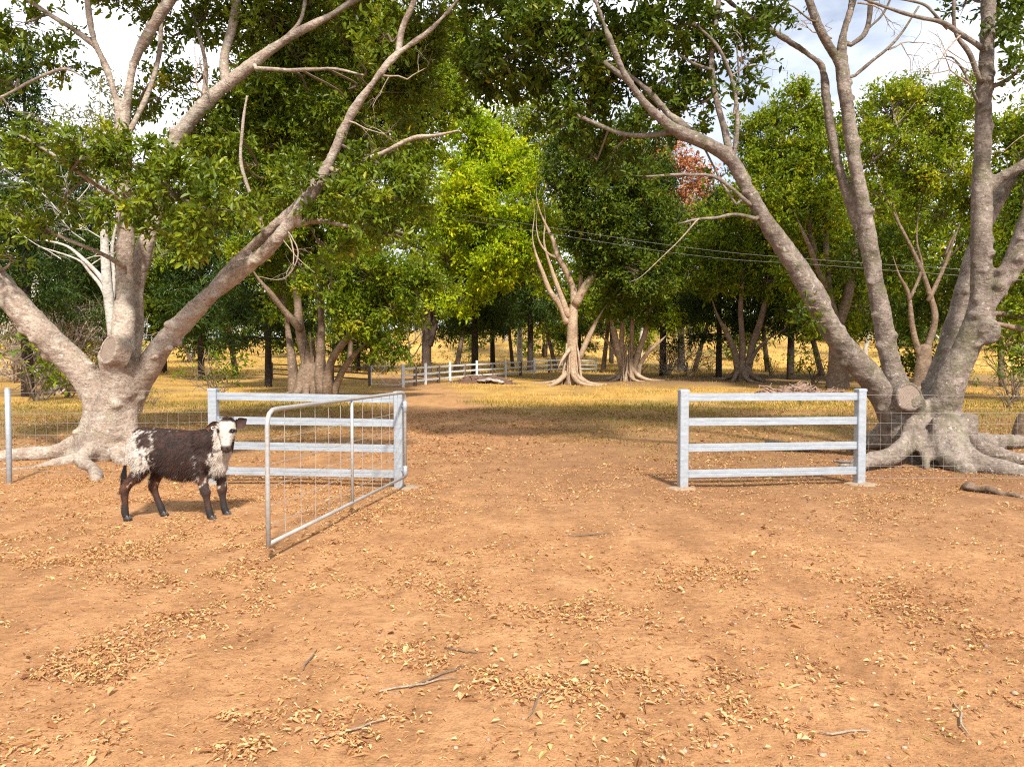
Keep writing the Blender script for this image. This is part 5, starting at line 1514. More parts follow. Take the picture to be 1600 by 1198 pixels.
# ---- pines: straight dark trunks, flat tiers
def make_pine(seed, height, z0, spread, per=52, leaf=0.38):
    rng = np.random.default_rng(seed)
    root = empty("pine_tree", (0, 0, 0))
    mb = MB()
    r0 = height * 0.017
    mb.tube(spline([(0, 0, -.4), (rng.normal(0, .05), rng.normal(0, .05), height * .3), (rng.normal(0, .1), rng.normal(0, .1), height * .65), (0, 0, height)], 5), np.linspace(r0, 0.03, 16), 10)
    mb.build("trunk", M['pinebark'], root, True)
    br = MB(); blobs = []
    z = z0
    while z < height * 0.98:
        t = (z - z0) / (height - z0)
        ln = spread * (1 - t) ** 0.7 * rng.uniform(.75, 1.1) + 0.3
        k = rng.integers(4, 6)
        a0 = rng.random() * 6.28
        for j in range(k):
            a = a0 + 6.28 * j / k + rng.normal(0, .2)
            l2 = ln * rng.uniform(.6, 1.1)
            dv = np.array([math.cos(a), math.sin(a), 0])
            e = np.array([0, 0, z]) + dv * l2 + np.array([0, 0, rng.uniform(-.25, .12) * l2])
            m_ = np.array([0, 0, z]) + dv * l2 * .5 + np.array([0, 0, .04 * l2])
            br.tube(spline([(0, 0, z), m_, e], 3), np.linspace(.05, .015, 7), 4, False)
            for u in (0.45, 0.72, 1.0):
                c = np.array([0, 0, z]) * (1 - u) + e * u + rng.normal(size=3) * .12
                blobs.append((c, (0.30 * l2 * .8 + .12, 0.30 * l2 * .8 + .12, 0.20), 1.0))
        z += rng.uniform(.65, 1.05) * (1.15 - .4 * t)
    br.build("branches", M['pinebark'], root, False, "stuff")
    crown("crown", blobs, per * 5, leaf, M['lpine'], root, rng, quad=False, wid=0.22, per_sprig=6, sub=5, tone=.12, up=.5)
    return root


def copy_tree(o, parent=None):
    c = o.copy(); COL.objects.link(c)
    if parent is not None:
        c.parent = parent
        c.matrix_parent_inverse = o.matrix_parent_inverse.copy()
    for ch in list(o.children):
        copy_tree(ch, c)
    return c


pines = [make_pine(71, 17, 3.6, 3.2), make_pine(72, 19, 5.0, 2.9), make_pine(73, 14, 3.0, 3.4)]
used = [False] * 3


def place_pine(kind, px, d, sc, rz, label):
    if used[kind]:
        o = copy_tree(pines[kind])
    else:
        o = pines[kind]; used[kind] = True
    g = gpt(px, d)
    o.location = tuple(g); o.rotation_euler = (0, 0, rz); o.scale = (sc, sc, sc)
    tag(o, label, "tree", "dark pines behind the driveway")
    return o


place_pine(0, 742, 55, 1.05, 0.3, "dark pine with bare lower trunk beside the white-topped earth mound")
place_pine(1, 829, 63, 1.0, 1.3, "dark straight pine just left of the hanging-root fig, by the rail fence")
place_pine(2, 1123, 53, 1.05, 2.0, "thick-trunked dark pine between the fan-stemmed fig and the four-stemmed fig")
place_pine(0, 1235, 50, 1.0, 4.0, "dark pine trunk rising behind the brush heap")
place_pine(1, 1036, 57, 0.95, 5.1, "dark pine standing in a dead bush right of the fan-stemmed fig")
place_pine(2, 419, 42, 0.95, 3.0, "pine with drooping tiers just left of the tangled-root fig")
place_pine(2, 315, 50, 1.05, 0.9, "pine with low green tiers seen below the great leaning limb")
place_pine(0, 256, 62, 1.0, 5.6, "small-looking distant pine between the pale fig trunk and the rail panel")
place_pine(1, 43, 34, 0.9, 2.2, "dark straight pine trunk nearest the round fence post at the photo's left edge")
place_pine(0, 121, 46, 0.95, 1.1, "dark pine trunk seen under the pale fig's outward-leaning limb")
place_pine(1, 770, 74, 0.9, 0.2, "thin distant pine trunk right of the earth mound")
place_pine(2, 905, 78, 0.9, 4.4, "distant pine half hidden by the hanging-root fig")
place_pine(1, 955, 84, 0.9, 3.3, "distant pine between the hanging-root fig and the fan-stemmed fig")
place_pine(0, 1390, 60, 1.1, 2.7, "distant pine behind the stems of the right fig")
place_pine(2, 560, 70, 0.9, 2.9, "distant pine behind the tangled-root fig's low branches")


# ---- gums: pale trunks, thin grey-green crowns
def make_gum(seed, height, bark, lmat, bare=0.3, per=10, leaf=0.5):
    rng = np.random.default_rng(seed)
    root = empty("gum_tree", (0, 0, 0))
    mb = MB(); tips = []

    def grow(p, d, ln, r, dep):
        pts = [p]
        for k in range(4):
            d = d + rng.normal(size=3) * .13 + np.array([0, 0, .06]); d /= np.linalg.norm(d)
            p = p + d * ln / 4; pts.append(p)
        mb.tube(np.array(pts), np.linspace(r, r * .66, 5), 7 if dep > 1 else 5, False)
        if dep == 0:
            tips.append(p); return
        for k in range(rng.integers(2, 4)):
            dd = d + rng.normal(size=3) * .55 + np.array([0, 0, .15])
            grow(p if k < 2 else pts[2], dd / np.linalg.norm(dd), ln * rng.uniform(.55, .8), r * .62, dep - 1)
    grow(np.array([0, 0, -.4]), np.array([rng.normal(0, .06), rng.normal(0, .06), 1.0]), height * .42, height * .016, 4)
    mb.build("trunk", bark, root, True)
    blobs = [(t_, (height * .055 * rng.uniform(.7, 1.3), height * .055 * rng.uniform(.7, 1.3), height * .04), 1.0) for t_ in tips]
    crown("crown", blobs, per, leaf, lmat, root, rng, quad=False, wid=.3, per_sprig=6, sub=8, up=.1, tone=.15)
    return root


gums = [make_gum(81, 20, M['gumbark'], M['lgum'], per=34, leaf=.36), make_gum(82, 17, M['gumbark'], M['lolive'], per=26, leaf=.40), make_gum(83, 15, M['roughbark'], M['lgum'], per=34, leaf=.36), make_gum(84, 13, M['gumbark'], M['lshrub'], per=24, leaf=.40)]
gused = [False] * 4


def place_gum(kind, px, d, sc, rz, label):
    if gused[kind]:
        o = copy_tree(gums[kind])
    else:
        o = gums[kind]; gused[kind] = True
    o.location = tuple(gpt(px, d)); o.rotation_euler = (0, 0, rz); o.scale = (sc, sc, sc)
    tag(o, label, "tree", "gums on the far paddock")
    return o


place_gum(0, 60, 48, 1.1, .4, "tall wispy pale gum behind the pale fig's left-hand foliage")
place_gum(2, 130, 58, 1.1, 2.0, "wispy olive-brown gum behind the pale fig's central limb")
place_gum(0, -40, 60, 1.1, 3.7, "pale gum cut by the photo's left edge")
place_gum(2, 210, 75, 1.1, 4.8, "brownish distant gum between the pale fig's limbs")
place_gum(0, 300, 95, 1.0, 1.2, "distant gum on the straw hill above the rail panel")
place_gum(3, 638, 66, .6, 2.2, "short pale-trunked gum just left of the dark forked trunk")
place_gum(1, 610, 118, 1.0, 5.0, "far olive gum over the straw hill left of the forked trunk")
place_gum(1, 720, 128, 1.0, .8, "far olive gum right of the forked trunk")
place_gum(0, 790, 120, 1.0, 2.5, "far pale gum beyond the thin pine trunk")
place_gum(3, 860, 112, 1.0, 3.1, "far bright gum behind the hanging-root fig's left boughs")
place_gum(1, 950, 125, 1.05, 4.1, "far olive gum beyond the fan-stemmed fig")
place_gum(0, 1000, 92, 1.0, 5.3, "pale-trunked gum glimpsed through the fan-stemmed fig")
place_gum(2, 1080, 105, 1.1, .1, "far brownish gum left of the thick pine")
place_gum(3, 1180, 115, 1.1, 1.7, "far bright gum behind the four-stemmed fig")
place_gum(1, 1270, 120, 1.0, 2.9, "far gum right of the brush-heap pine")
place_gum(0, 1350, 90, 1.0, 4.0, "pale gum behind the right fig's middle limb")
place_gum(3, 1480, 80, 1.1, 4.6, "gum behind the right fig's rear stem")
place_gum(1, 1590, 95, 1.1, 5.9, "gum cut by the photo's right edge")
place_gum(3, 440, 105, 1.0, 0.5, "far bright gum behind the tangled-root fig")
place_gum(1, 370, 125, 1.0, 1.9, "far gum on the hill above the left half of the rail panel")
place_gum(2, 520, 98, 1.0, 3.9, "far brownish gum behind the tangled-root fig's stems")

# ---- bushy belt on the hill
def make_bushy(seed, h, lmat):
    rng = np.random.default_rng(seed)
    root = empty("bushy_tree", (0, 0, 0))
    mb = MB()
    for k in range(1 if h > 11.5 else 3):
        e = np.array([rng.normal(0, h * .16), rng.normal(0, h * .16), h * rng.uniform(.65, .85)])
        mb.tube(spline([(rng.normal(0, .15), rng.normal(0, .15), -.4), e * np.array([.35, .35, .5]), e], 4), np.linspace(h * .018, .04, 9), 6)
    mb.build("trunk", M['figdim'], root, True)
    blobs = [((rng.normal(0, h * .2), rng.normal(0, h * .2), h * z_), (h * rng.uniform(.16, .25),) * 2 + (h * .13,), rng.uniform(.6, 1.1)) for z_ in np.linspace(.38 if h > 11.5 else .12, .93, 15)]
    crown("crown", blobs, 15 if h > 11.5 else 20, 0.36 if h > 11.5 else .44, lmat, root, rng, quad=False, wid=.45, per_sprig=6, sub=10, tone=.16)
    return root


bushy = [make_bushy(111, 9, M['lolive']), make_bushy(112, 11, M['lfm']), make_bushy(113, 8, M['lshrub'])]
br_ = np.random.default_rng(7)
for i in range(24):
    kind = i % 3
    o = bushy[kind] if i < 3 else copy_tree(bushy[kind])
    px = -40 + i * 70 + br_.uniform(-22, 22)
    d = br_.uniform(78, 115) if i % 2 else br_.uniform(115, 170)
    o.location = tuple(gpt(px, d)); o.rotation_euler = (0, 0, br_.uniform(0, 6)); sc_ = br_.uniform(.85, 1.35)
    o.scale = (sc_ * 1.1, sc_ * 1.1, sc_)
    tag(o, "far bushy tree in the belt along the top of the straw hill", "tree", "bushy belt on the straw hill")

dense = make_bushy(121, 12, M['lfm']), make_bushy(122, 13, M['lolive'])
DT = [(205, 52, 1.0, "dense dark tree seen through the gap right of the pale fig's central limb"), (365, 58, 1.15, "dense green tree above the outer half of the gate-side rail panel"), (545, 62, 1.2, "dense dark tree behind the tangled-root fig's right-hand boughs"), (715, 68, 1.25, "dense dark tree between the forked trunk and the mound's pine"), (800, 76, 1.2, "dense green tree left of the hanging-root fig, beyond the rail fence"), (868, 70, 1.1, "dense dark tree close behind the hanging-root fig's trunk"), (945, 66, 1.15, "dense dark tree between hanging-root and fan-stemmed figs"), (1085, 66, 1.2, "dense dark tree between the fan-stemmed fig and the thick pine"), (1195, 62, 1.15, "dense dark tree behind the four-stemmed fig"), (1285, 56, 1.1, "dense dark tree behind the brush heap's right end"), (1385, 48, 1.0, "dense dark tree between the right fig's leaning and middle limbs"), (1465, 46, 1.05, "dense dark tree between the right fig's middle limb and right trunk"), (1560, 44, 1.0, "dense dark tree right of the forked right trunk"), (80, 56, 1.1, "dense dark tree above the round fence post"), (-20, 50, 1.1, "dense dark tree cut by the photo's left edge")]
for i, (px, d, sc_, lab) in enumerate(DT):
    o = dense[i % 2] if i < 2 else copy_tree(dense[i % 2])
    o.location = tuple(gpt(px, d)); o.rotation_euler = (0, 0, i * 1.3); o.scale = (sc_, sc_, sc_)
    tag(o, lab, "tree", "dense trees behind the figs")

# ---- ghost gum limbs just behind the pale fig
gr = np.random.default_rng(91)
wg = empty("dead_gum_tree", tuple(gpt(178, 24)), "leafless white gum trunk close behind the pale fig's central limb", "tree")
mb = MB()
for rows in ([(182, 640, 24, 18), (180, 560, 24, 16), (174, 500, 24, 15), (168, 450, 24, 14), (165, 410, 24, 13), (163, 340, 24, 10), (170, 250, 24, 7), (160, 170, 24, 4)],
             [(168, 450, 24, 8), (155, 430, 24, 7), (130, 405, 24, 6), (105, 385, 24, 4), (70, 375, 24, 3)],
             [(172, 500, 24, 6), (162, 455, 24, 6), (140, 425, 24, 5), (120, 405, 24, 3), (60, 385, 24, 2)],
             [(176, 470, 24.2, 7), (178, 430, 24.2, 6), (175, 390, 24.2, 5), (185, 330, 24.2, 3)]):
    P, Rr = px_limb(rows, 5); mb.tube(P, Rr, 9)
for k in range(16):
    bare_spray(mb, at(gr.uniform(60, 185), gr.uniform(250, 420), 24), (gr.normal(0, .8), gr.normal(0, .5), .7), 1.3, .022, 3, gr, up=.03)
mb.build("trunk", M['gumbark'], wg, True)


# ---- scrub and shrubs
def make_shrub(seed, h, lmat, per=70, leaf=.2, twiggy=False):
    rng = np.random.default_rng(seed)
    root = empty("shrub", (0, 0, 0))
    mb = MB()
    for k in range(7 if not twiggy else 12):
        a = rng.random() * 6.28
        bare_spray(mb, (rng.normal(0, .1), rng.normal(0, .1), -.05), (math.cos(a) * .5, math.sin(a) * .5, 1), h * .5, .03 * h / 2, 3 if twiggy else 2, rng, up=.05)
    mb.build("stems", M['twig'] if not twiggy else M['deadwood'], root)
    blobs = [((rng.normal(0, h * .28), rng.normal(0, h * .28), h * rng.uniform(.35, .85)), (h * .26, h * .26, h * .2), 1.0) for _ in range(7)]
    crown("crown", blobs, per * (0.25 if twiggy else 1), leaf, lmat, root, rng, quad=False, wid=.45, per_sprig=6, sub=7)
    return root


shr = [make_shrub(101, 2.0, M['lshrub']), make_shrub(102, 3.4, M['ldry'], per=130, leaf=.14, twiggy=True), make_shrub(103, 2.4, M['lfm'])]
sused = [False] * 3


def place_shrub(kind, px, d, sc, rz, label, group="shrubs along the paddock"):
    if sused[kind]:
        o = copy_tree(shr[kind])
    else:
        o = shr[kind]; sused[kind] = True
    o.location = tuple(gpt(px, d)); o.rotation_euler = (0, 0, rz); o.scale = (sc, sc, sc * .9)
    tag(o, label, "shrub", group)
    return o


place_shrub(2, 340, 33, 1.05, .5, "round bright green shrub right behind the rail panel's outer post")
place_shrub(0, 240, 27, .35, 1.5, "tiny green shrub in the grass right of the pale fig trunk")
place_shrub(0, 600, 62, 1.0, 2.0, "low olive shrub on the hill left of the short pale gum")
place_shrub(2, 652, 60, .9, 3.0, "green shrub between the short pale gum and the forked trunk")
place_shrub(0, 720, 70, 1.1, 4.0, "olive shrub on the slope right of the forked trunk")
place_shrub(0, 575, 66, .9, 5.0, "olive shrub above the far wire gate")
place_shrub(1, 85, 36, 1.5, 1.0, "twiggy reddish scrub left of the pale fig's trunk")
place_shrub(1, 135, 42, 1.7, 2.0, "tall twiggy scrub behind the pale fig's outward-leaning limb")
place_shrub(1, 30, 44, 1.7, 4.0, "twiggy scrub at the photo's left edge above the wire fence")
place_shrub(2, 60, 31, 1.5, 5.2, "tall leafy dark bush right beside the round fence post")
place_shrub(0, 150, 36, 1.6, .3, "tall olive bush touching the pale fig's trunk on its left")
place_shrub(2, 105, 33, .9, 2.6, "dark leafy bush at the foot of the twiggy scrub")
place_shrub(1, 1042, 56, .95, 5.0, "dead brown bush round the foot of the pine beside the fan-stemmed fig")
place_shrub(1, 1075, 60, .9, .6, "pale dead bush on the slope left of the thick pine")
place_shrub(0, 1205, 56, .9, 1.4, "weedy bush between the four-stemmed fig and the brush-heap pine")
place_shrub(2, 1270, 46, 1.1, 2.2, "dark leafy bush behind the right end of the brush heap")
place_shrub(0, 1575, 26, .8, 3.4, "weedy shrub by the fence right of the forked trunk")
place_shrub(2, 1590, 30, 1.2, 4.4, "dark bush at the photo's right edge below the fig boughs")
place_shrub(0, 1000, 66, 1.1, 5.5, "olive bush on the slope behind the fan-stemmed fig")
place_shrub(0, 1110, 72, 1.2, 0.2, "yellow-green bush on the slope behind the thick pine")

# ================================================================== far rail fence and wire gate
ff = [gpt(630, 41.5), gpt(665, 44), gpt(703, 47), gpt(745, 50.5), gpt(790, 54), gpt(835, 58), gpt(880, 62), gpt(931, 67)]
rf = empty("rail_fence", tuple(ff[0]), "distant white rail fence curving behind the mound and the hanging-root fig", "fence")
for i, p in enumerate(ff):
    m = MB(); post_mesh(m, p, .16, 1.35, .2); m.build("post", M['railwhite'], rf)
for a, c in zip(ff[:-1], ff[1:]):
    for z in (.30, .68, 1.08):
        m = MB(); rail_profile(m, a + np.array([0, 0, z]), c + np.array([0, 0, z]), .12, .05); m.build("rail", M['railwhite'], rf)
    mid = (a + c) / 2
    m = MB(); m.tube(np.array([mid + np.array([0, .14, -.2]), mid + np.array([.02, .14, 1.12])]), .11, 8); m.build("timber_post", M['timber'], rf, True)
fl = [gpt(425, 52), gpt(470, 49), gpt(520, 46), gpt(577, 42.5)]
rf2 = empty("rail_fence", tuple(fl[0]), "distant grey rail fence behind the tangled-root fig, left of the far wire gate", "fence")
for p in fl:
    m = MB(); post_mesh(m, p, .16, 1.25, .1); m.build("post", M['timber'], rf2)
for a, c in zip(fl[:-1], fl[1:]):
    for z in (.4, .75, 1.1):
        m = MB(); rail_profile(m, a + np.array([0, 0, z]), c + np.array([0, 0, z]), .09, .05); m.build("rail", M['timber'], rf2)
g0, g1 = gpt(580, 42.3), gpt(627, 41.6)
fg = empty("wire_gate", tuple((g0 + g1) / 2), "distant thin steel gate with crossed braces above the open gate's hinge post", "gate")
u = lambda t, z: g0 * (1 - t) + g1 * t + np.array([0, 0, z])
m = MB(); m.tube(np.array([u(0, .12), u(0, 1.2), u(.001, 1.2), u(1, 1.2), u(1, 1.199), u(1, .12), u(.999, .12), u(0, .12)]), .022, 6); m.build("frame", M['railwhite'], fg)
for a, c in (((0, .12), (.5, 1.2)), ((.5, 1.2), (1, .12)), ((0, 1.2), (.5, .12)), ((.5, .12), (1, 1.2))):
    m = MB(); m.tube(np.array([u(*a), u(*c)]), .015, 5); m.build("brace", M['railwhite'], fg)

# ================================================================== power lines
for yl, yr, lab in ((338, 431, "lower"), (330, 421, "upper")):
    P = [at(-60, yl - 62, 62), at(400, yl - 30, 46), at(680, yl, 38), at(1060, yl + 58 - (0 if lab == "lower" else 3), 32), at(1280, yl + 76, 29), at(1505, yr, 27), at(1800, yr + 22, 25)]
    b = MB(); b.tube(spline(P, 8), 0.0062, 5, False)
    tag(b.build("power_line", M['cable'], None, True), lab + " of the two thin cables crossing in front of the figs", "cable", "overhead cables")


# ================================================================== mounds, logs, litter
def mound(name, label, px, d, lx, ly, h, mat, seed, chips, cmat):
    rng = np.random.default_rng(seed)
    c = gpt(px, d)
    root = empty(name, tuple(c), label, name.split("_")[-1])
    nx, ny = 60, 30
    V = []
    for i in range(nx):
        for j in range(ny):
            u_, v_ = i / (nx - 1) * 2 - 1, j / (ny - 1) * 2 - 1
            x, y = c[0] + u_ * lx, c[1] + v_ * ly
            r_ = math.hypot(u_, v_)
            hh = max(0, 1 - r_ ** 2) ** .8 * h * (0.75 + 0.8 * noise.noise(Vector((x * .9, y * .9, seed)))) + 0.16 * h * noise.noise(Vector((x * 3.1, y * 3.1, seed)))
            V.append((x, y, gz(x, y) - .06 + max(0, hh)))
    idx_ = np.arange(nx * ny).reshape(nx, ny)
    q_ = np.stack([idx_[:-1, :-1], idx_[1:, :-1], idx_[1:, 1:], idx_[:-1, 1:]], -1).reshape(-1, 4)
    link("heap", mesh_np("heap", np.array(V), [q_]), mat, root, True)
    V = np.array(V)
    st = MB()
    for _ in range(chips):
        p = V[rng.integers(0, len(V))]
        if p[2] < gz(p[0], p[1]) + .03: continue
        dv = np.array([rng.normal(), rng.normal(), rng.normal(0, .25)]); dv /= np.linalg.norm(dv)
        ln = rng.uniform(.15, .8)
        q0 = p + np.array([0, 0, .04])
        st.tube(np.array([q0 - dv * ln / 2, q0 + rng.normal(size=3) * .05, q0 + dv * ln / 2]), np.array([.02, .03, .012]) * rng.uniform(.5, 1.4), 4)
    st.build("sticks", cmat, root, False, "stuff")
    return root


M['brush'] = plain("brush_debris", (0.20, 0.13, 0.095), .95, 0, .55, 3.5, .9)
M['earth'] = plain("red_earth", (0.115, 0.058, 0.036), .95, 0, .45, 3, .9)
M['chip'] = plain("broken_branches", (0.24, 0.15, 0.105), .9, 0, .5, 6)
mound("brush_heap", "long heap of broken branches and bark left of the many-stemmed fig", 1248, 31, 3.0, 1.1, .72, M['brush'], 3, 420, M['chip'])
mound("earth_mound", "low dark earth mound at the foot of the pine by the rail fence", 757, 46, 2.6, .9, .55, M['earth'], 5, 60, M['timber'])
wm = gpt(764, 45.4)
b = MB()
for k, (ox, oz, rx, rz) in enumerate(((-.45, .20, .32, .10), (.0, .26, .36, .10), (.42, .19, .30, .09), (.75, .10, .25, .08))):
    b.ellipsoid(wm + np.array([ox, -.1 * k * .3, oz]), (rx, .35, rz), 14, 8)
me = remeshed("pale_rubble", b, .045, 1); bark_relief(me, .11, ring=.05)
tag(link("pale_rubble", me, plain("pale_rubble", (0.30, 0.275, 0.255), .9, 0, .35, 4, .6), None, True), "pale grey lump of rubble lying on the dark earth mound", "rubble")

# stump at the right edge and root by the fence
b = MB(); sp = gpt(1602, 14.6)
b.tube(spline([sp + np.array([0, 0, -.15]), sp + np.array([.0, 0, .2]), sp + np.array([.03, 0, .42]), sp + np.array([.06, 0, .58])], 3), [.24, .23, .22, .21, .20, .19, .18, .17, .15, .13], 14)
tag(b.build("tree_stump", M['figdim'], None, True), "dark weathered stump at the photo's right edge beyond the wire fence", "stump")
b = MB()
rt = [gpt(1505, 9.2, -.03), gpt(1516, 9.12, .05), gpt(1532, 9.0, .03), gpt(1550, 8.9, .055), gpt(1572, 8.78, .01), gpt(1590, 8.66, .02), gpt(1612, 8.5, -.03)]
b.tube(spline(rt, 5), spline([[.05], [.095], [.075], [.085], [.055], [.045], [.02]], 5)[:, 0], 12, True, .75)
me = b.mesh("exposed_root"); bark_relief(me, .035, ring=.015)
tag(link("exposed_root", me, M['figdim'], None, True), "short lichen-crusted root end lying in front of the right wire fence", "root")

# loose sticks on the bare ground
rs = np.random.default_rng(17)
STK = [(682, 1062, .34, .6, "straight pale stick near the clump of dry leaves in the foreground's left half"), (720, 1020, .22, -.3, "short pale twig just below the leaf clump left of the track's middle"), (840, 1110, .26, 1.2, "curved brown stick right of the foreground's middle"), (650, 1075, .40, .25, "long thin brown twig lying across bare soil below the gate"), (480, 1035, .2, 1.5, "small upright-lying twig on bare soil left of centre"), (1265, 783, .22, 1.2, "pale twig on the soil in front of the right rail panel"), (1330, 1150, .25, .1, "dark stick among yellowed litter at the bottom right"), (1508, 1120, .3, 1.1, "brown twig on bare soil near the bottom right corner"), (930, 840, .5, .1, "long straw stalk on the track in front of the gateway"), (545, 1150, .34, .5, "broken stick beside the round leaf clump at the bottom left")]
for px, py, ln, a, lab in STK:
    d = CAM_H * FPX / (py - 567)
    c = gpt(px, d)
    dv = np.array([math.cos(a), math.sin(a) * 1.3, 0])
    pts = []
    for t in np.linspace(-.5, .5, 6):
        p = c + dv * ln * t + np.array([rs.normal(0, .008), rs.normal(0, .008), 0])
        p[2] = gz(p[0], p[1]) + .010 + rs.uniform(0, .006)
        pts.append(p)
    b = MB(); b.tube(np.array(pts), np.array([.003, .005, .006, .005, .004, .002]), 6)
    tag(b.build("stick", M['twig'] if rs.random() < .5 else M['deadwood'], None, True), lab, "stick", "loose sticks on the soil")


def gnd(px, py):
    d = CAM_H * FPX / (py - 567)
    return ((px - CX) / FPX * d, d)


def vnoise(x, y, f, s=0.0):
    return np.array([noise.noise(Vector((a * f, b_ * f, s))) for a, b_ in zip(x, y)])


# dry leaves: drifts plus scatter
rl = np.random.default_rng(41)
drifts = [(150, 838, 190, 26, 2600), (300, 850, 120, 14, 700), (60, 880, 90, 14, 500), (440, 835, 60, 14, 500), (600, 800, 80, 14, 500), (620, 770, 90, 10, 500), (250, 905, 60, 12, 200), (540, 915, 80, 12, 220), (395, 905, 40, 8, 120),
          (80, 1020, 75, 26, 420), (110, 1060, 60, 20, 260), (70, 1110, 90, 28, 420), (30, 1170, 80, 24, 300), (280, 965, 60, 14, 220), (330, 960, 45, 10, 140), (385, 940, 36, 8, 90), (300, 1128, 62, 22, 330), (365, 1130, 36, 10, 60), (700, 1012, 56, 20, 260), (820, 1058, 90, 20, 300), (570, 1125, 40, 26, 200), (580, 1172, 40, 14, 160), (365, 1180, 30, 10, 60), (720, 880, 70, 22, 260), (690, 915, 60, 20, 240),
          (860, 1068, 50, 18, 200), (1190, 1010, 150, 34, 620), (1090, 1110, 70, 30, 260), (1270, 1180, 120, 30, 300), (1090, 895, 60, 12, 200), (1300, 900, 80, 14, 260), (1420, 945, 90, 22, 320), (1560, 1020, 60, 30, 260), (1590, 1080, 50, 40, 160), (960, 930, 60, 22, 200), (840, 960, 50, 20, 180), (1500, 800, 130, 16, 900), (1400, 770, 80, 10, 500), (300, 770, 150, 14, 1500), (90, 765, 120, 14, 900), (450, 760, 120, 10, 900), (1180, 740, 160, 16, 1300), (1010, 745, 60, 14, 500), (650, 730, 40, 30, 600), (1430, 715, 160, 10, 900)]
px_, py_ = [], []
for a, b_, rx, ry, n_ in drifts:
    q1, q2 = rl.normal(size=(2, int(n_ * 8)))
    px_.append(a + q1 * rx * 1.15); py_.append(b_ + q2 * ry * 1.2)
PX, PY = np.concatenate(px_), np.maximum(np.concatenate(py_), 600)
dd = CAM_H * FPX / (PY - 567)
LX, LY = (PX - CX) / FPX * dd, dd
nz = vnoise(LX, LY, 1.6) + .7 * vnoise(LX, LY, 5.0, 3)
keep = nz + .45 * vnoise(LX, LY, 13.0, 6) > rl.uniform(-.12, .62, len(LX))
LX, LY = LX[keep], LY[keep]
SX, SY = rl.uniform(-9, 9, 120000), rl.uniform(2.2, 11, 120000)
nz = vnoise(SX, SY, .9, 5) + .6 * vnoise(SX, SY, 3.1, 9)
k_ = nz > rl.uniform(-.35, 1.1, len(SX)); SX, SY = SX[k_], SY[k_]
UX, UY = rl.uniform(-15, 15, 130000), rl.uniform(8.5, 25, 130000)
nz = vnoise(UX, UY, .5, 8) + .5 * vnoise(UX, UY, 2.1, 4)
k_ = nz > rl.uniform(-.5, .7, len(UX)); UX, UY = UX[k_], UY[k_]
LX = np.concatenate([LX, SX, UX]); LY = np.concatenate([LY, SY, UY])
n_ = len(LX)
a_ = rl.uniform(0, 6.283, n_)
tl_ = rl.normal(0, .2, n_)
D = np.stack([np.cos(a_), np.sin(a_), tl_], -1)
Nn = np.stack([rl.normal(0, .45, n_), rl.normal(0, .45, n_), np.ones(n_)], -1)
Lg = .008 + .030 * rl.random(n_) ** 1.7; Lg = Lg * np.where(rl.random(n_) < .05, 1.9, 1.0)
Lg = Lg * (1 + .9 * sstep(9, 15, LY))
Wd = Lg * rl.uniform(.22, .58, n_)
stk_ = rl.random(n_) < .022
Lg = np.where(stk_, rl.uniform(.04, .13, n_), Lg); Wd = np.where(stk_, .0035, Wd); D[stk_, 2] *= .15; Nn[stk_, :2] *= .3
P = np.stack([LX, LY, ground_z(LX, LY) + .004 + rl.random(n_) * .016 + np.abs(tl_) * Lg * .3], -1)
me = leaves_mesh("leaf_litter", P, D, Nn, Lg, Wd, np.clip(rl.normal(.56, .28, n_) - .26 * sstep(9.5, 14, LY), 0, .985), fold=.35, quad=True, droop=.25)
tag(link("leaf_litter", me, M['litter'], None, False), "curled tan and orange dry leaves drifted over the soil", "leaf litter", kind="stuff")


# fine chaff and crumbs between the drifts
n_ = 110000
CXx, CYy = rl.uniform(-1, 1, n_), 2.2 + 11.5 * rl.random(n_) ** 1.25
CXx = CXx * (CYy * .8 + 1.2)
nz = vnoise(CXx, CYy, .7, 31) + .6 * vnoise(CXx, CYy, 2.7, 33) + .4 * vnoise(CXx, CYy, 9.0, 35)
k_ = nz > rl.uniform(-.55, 1.0, n_); CXx, CYy = CXx[k_], CYy[k_]; n_ = len(CXx)
a_ = rl.uniform(0, 6.283, n_)
D = np.stack([np.cos(a_), np.sin(a_), rl.normal(0, .15, n_)], -1)
Nn = np.stack([rl.normal(0, .4, n_), rl.normal(0, .4, n_), np.ones(n_)], -1)
Lg = rl.uniform(.005, .020, n_); Lg = np.where(rl.random(n_) < .12, rl.uniform(.03, .08, n_), Lg)
P = np.stack([CXx, CYy, ground_z(CXx, CYy) + .003 + rl.random(n_) * .004], -1)
me = leaves_mesh("chaff", P, D, Nn, Lg, np.minimum(Lg * rl.uniform(.2, .6, n_), .006), np.clip(rl.normal(.5, .3, n_), 0, 1), fold=.3, quad=False, droop=.1)
tag(link("chaff", me, M['litter'], None, False), "fine straw chaff and leaf crumbs strewn over the soil", "chaff", kind="stuff")


pb = MB()
for _ in range(420):
    y = 2.6 + 8 * rl.random() ** 1.2; x = rl.uniform(-1, 1) * (y * .78 + .6)
    r_ = rl.uniform(.004, .012) * (1.7 if rl.random() < .06 else 1)
    pb.ellipsoid((x, y, gz(x, y) + r_ * .2), (r_ * rl.uniform(.8, 1.4), r_ * rl.uniform(.8, 1.4), r_ * .7), 7, 4)
tag(pb.build("pebbles", plain("pebble_stone", (0.30, 0.21, 0.15), .9, 0, .45, 9), None, True), "small pebbles and clods sprinkled over the foreground soil", "pebbles", kind="stuff")


